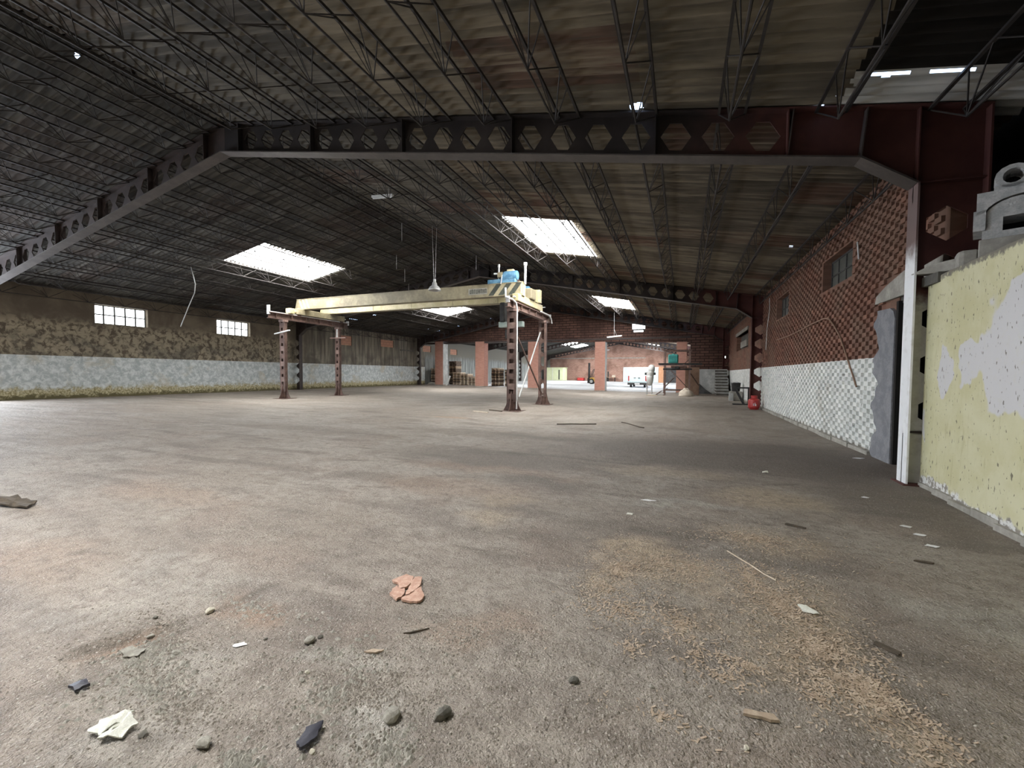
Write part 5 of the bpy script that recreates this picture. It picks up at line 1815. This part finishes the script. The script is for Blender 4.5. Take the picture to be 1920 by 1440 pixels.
SC_ = [('black_scrap', [(-2.49, .97), (-2.45, 1.02), (-2.41, 1.01), (-2.42, .97)], .012, 'plastic_black', 'black plastic scrap at the far near-left floor', 'scrap', .02),
       ('black_scrap', [(-1.31, 1.13), (-1.33, 1.20), (-1.29, 1.24), (-1.26, 1.17), (-1.27, 1.12)], .012, 'plastic_black', 'crushed black plastic beside the tiny white pebble', 'scrap', .02),
       ('white_scrap', [(-2.11, 1.45), (-2.08, 1.49), (-2.05, 1.48), (-2.08, 1.44)], .002, 'paper_flat', 'small white chip below the cream stone', 'scrap', .002),
       ('white_scrap', [(.69, 2.93), (.68, 3.0), (.72, 3.0), (.77, 2.92), (.74, 2.90)], .004, 'paper', 'torn pale wrapper among the shavings', 'scrap', .008),
       ('white_scrap', [(-.40, 4.92), (-.33, 4.96), (-.24, 4.93), (-.31, 4.90)], .003, 'paper_flat', 'bright white slip on the pale powder spot', 'scrap', .002),  # the flecks are light spots on the floor, made as white plates
       ('white_scrap', [(1.91, 4.98), (1.95, 5.02), (2.01, 4.99), (1.97, 4.95)], .003, 'paper_flat', 'farthest of the three white slips before the yellow wall', 'scrap', .002),
       ('white_scrap', [(1.92, 4.76), (1.96, 4.80), (2.02, 4.77), (1.98, 4.73)], .003, 'paper_flat', 'middle one of the three white slips before the yellow wall', 'scrap', .002),
       ('white_scrap', [(1.89, 4.49), (1.93, 4.53), (1.99, 4.49), (1.95, 4.46)], .003, 'paper_flat', 'nearest of the three white slips before the yellow wall', 'scrap', .002),
       ('white_scrap', [(1.94, 5.98), (1.97, 6.02), (2.02, 5.99), (1.98, 5.95)], .003, 'paper_flat', 'lone white slip short of the white column', 'scrap', .002),
       ('white_scrap', [(1.10, 6.94), (1.10, 6.99), (1.16, 6.99), (1.17, 6.94)], .012, 'paper', 'small crumpled white bit on the dark soil', 'scrap', .02),
       ('white_scrap', [(2.70, 8.78), (2.78, 8.84), (2.88, 8.81), (2.80, 8.75)], .004, 'paper_flat', 'white strip near the cement doorway', 'scrap', .004),
       ('white_scrap', [(-.49, 4.32), (-.48, 4.37), (-.43, 4.36), (-.43, 4.32)], .006, 'paper', 'tiny pale crumb nearer than the powder spot', 'scrap', .004),
       ('wood_offcut', [(.26, 1.92), (.27, 1.95), (.38, 1.96), (.39, 1.93)], .012, 'chips', 'short pale wood offcut in front of the nearest shavings', 'offcut', .002),
       ('bark_strip', [(-1.36, 1.86), (-1.33, 1.88), (-1.25, 1.95), (-1.28, 1.93)], .008, 'twig', 'dark bark strip below the clay shard', 'bark', .002),
       ('wood_offcut', [(-1.45, 1.66), (-1.43, 1.69), (-1.37, 1.71), (-1.39, 1.68)], .008, 'chips', 'thin pale splinter left of the gravel fan', 'offcut', .002),
       ('dark_crust', [(-6.75, 2.06), (-6.55, 2.22), (-6.15, 2.22), (-6.0, 2.1), (-6.35, 2.02)], .015, 'twig', 'dark broken crust at the side edge of the floor', 'crust', .03),
       ('fallen_leaf', [(-2.56, 1.20), (-2.54, 1.24), (-2.46, 1.25), (-2.44, 1.21), (-2.50, 1.18)], .004, 'stone_grey', 'grey curled leaf below the broken pit', 'leaf', .012),
       ('dark_stick', [(.92, 4.60), (.94, 4.63), (1.08, 4.55), (1.06, 4.53)], .010, 'twig', 'dark stick lying beyond the shavings', 'stick', .002),
       ('dark_stick', [(1.66, 4.08), (1.68, 4.10), (1.78, 4.08), (1.76, 4.06)], .010, 'twig', 'short dark stick nearer the three white slips', 'stick', .002),
       ('dark_stick', [(.95, 2.70), (.97, 2.73), (1.05, 2.66), (1.03, 2.63)], .010, 'twig', 'dark splinter at the edge of the nearest shavings', 'stick', .002)]
for k, (nm, pts, h, m, lab, cat, curl) in enumerate(SC_):
    shard(nm, pts, h, M[m], lab, cat, .004, k, curl)
o = MB().tube([(x, y, zfn(x, y) + .006) for x, y in ((.36, 3.72), (.44, 3.59), (.50, 3.50), (.56, 3.38), (.62, 3.30))], .005, 5).build('thin_wire', M['wood_pale'], org=(.44, 3.59, 0))
tag(o, 'thin pale wire lying across the sawdust', 'wire')
for k, (p, q, lab) in enumerate((((-6.6, 14.3), (-6.0, 14.1), 'dark lath on the floor before the near crane leg'), ((-6.9, 13.6), (-6.2, 13.3), 'pale lath on the floor before the near crane leg'),
                                 ((-3.2, 11.4), (-2.2, 11.9), 'thin cable lying across the open floor beyond the first frame'), ((-1.6, 12.6), (-.9, 11.6), 'kinked cable on the open floor toward the brick wall'))):
    pts = []
    for i in range(7):
        t = i / 6
        x, y = p[0] + (q[0] - p[0]) * t, p[1] + (q[1] - p[1]) * t
        wob = .12 * mnoise.noise(Vector((t * 4, k * 7, 0))) if k > 1 else 0
        pts.append((x + wob, y + wob, zfn(x, y) + .015))
    o = MB().tube(pts, .014 if k > 1 else .025, 5).build('floor_lath' if k < 2 else 'floor_cable', M['twig' if k != 1 else 'wood_pale'], org=pts[0])
    tag(o, lab, 'lath' if k < 2 else 'cable')


def scatter(name, mat, lab, cat, spots, total, size, seed, flat=False):
    """thousands of crumbs: real little solids joined into one object"""
    r = random.Random(seed)
    tot = sum(s[5] for s in spots)
    mb = MB()
    for sx, sy, rx, ry, _, wgt in spots:
        for _i in range(int(total * wgt / tot)):
            a, d = r.uniform(0, 2 * math.pi), abs(r.gauss(0, .62))
            x, y = sx + rx * d * math.cos(a), sy + ry * d * math.sin(a)
            if mnoise.noise(Vector((x * 5, y * 5, seed))) < -.05 and r.random() < .7:
                continue
            if math.hypot(x, y) < .5 or x > 2.7 or y < .3:
                continue
            s = size * r.uniform(.5, 1.5)
            z = zfn(x, y)
            if flat:                            # shaving: a thin tilted sliver
                a = r.uniform(0, math.pi)
                m = Matrix.Rotation(a, 3, 'Z') @ Matrix.Rotation(r.uniform(-.5, .5), 3, 'Y')
                mb.obox((x, y, z + s * .22), s * 2.2, s * .7, s * .22, m)
            else:                               # grain: a squashed octahedron
                h = s * r.uniform(.5, .9)
                c, q = math.cos(a) * s, math.sin(a) * s
                mb.add([(x + c, y + q, z), (x - q, y + c, z), (x - c, y - q, z), (x + q, y - c, z), (x + r.uniform(-.3, .3) * s, y, z + h)], [(0, 1, 4), (1, 2, 4), (2, 3, 4), (3, 0, 4)])
    o = mb.build(name, mat)
    return tag(o, lab, cat, None, 'stuff')


scatter('wood_shavings', M['chips'], 'wood shavings and sawdust strewn over the near floor', 'wood shavings',
        [(-.40, 3.05, .22, .55, 0, 1.3), (-.10, 3.30, .45, .25, 0, 1.2), (-.30, 2.60, .22, .22, 0, .7), (.05, 2.55, .16, .30, 0, .6), (.10, 2.28, .12, .30, 0, .4), (.60, 2.95, .32, .55, 0, 1.6), (.45, 3.3, .35, .4, 0, .9),
         (.68, 2.55, .22, .40, 0, 1.5), (.80, 2.30, .18, .35, 0, 1.4), (.58, 2.16, .10, .12, 0, .5), (.90, 2.05, .12, .22, 0, .6), (.60, 4.1, .55, .35, 0, 1.2), (.35, 2.28, .22, .07, 0, .3), (.2, 2.15, .15, .08, 0, .2), (-.22, 2.2, .1, .1, 0, .1), (-.05, 1.8, .3, .12, 0, .12)], 13000, .0078, 5, True)
scatter('floor_grit', M['grit'], 'loose grit and crumbs of mortar over the near floor', 'grit',
        [(-1.45, 1.40, .16, .22, 0, .7), (-1.25, 1.45, .2, .2, 0, .6), (-1.0, 1.25, .3, .25, 0, .9), (-2.3, 1.2, .45, .35, 0, 1.5), (-1.9, 1.1, .5, .3, 0, 1.2), (-2.6, 1.4, .5, .3, 0, .9), (-1.0, 2.0, .9, .4, 0, 1.0), (-1.2, 1.6, 1.0, .6, 0, 2.0),
         (-3.2, 2.6, 1.6, .9, 0, 1.3), (-.3, 1.7, .7, .6, 0, .8), (0, 3.0, 2.0, 1.2, 0, 2.0), (-3, 3.2, 3, 1.3, 0, 2.0), (.6, 2.2, .8, .6, 0, 1.0)], 15000, .0060, 6)
scatter('gravel', M['stone_grey'], 'coarser gravel crumbs around the broken pit and cement spill', 'gravel',
        [(-1.45, 1.03, .10, .05, 0, 1.0), (-2.45, 1.22, .22, .16, 0, 1.2), (-2.15, 1.10, .3, .2, 0, .8), (-1.0, 1.25, .22, .14, 0, .9), (-1.4, 1.42, .14, .2, 0, .8), (-2.4, 1.75, .5, .1, 0, .5), (-1.6, 1.6, .8, .5, 0, .6)], 1900, .0115, 9)
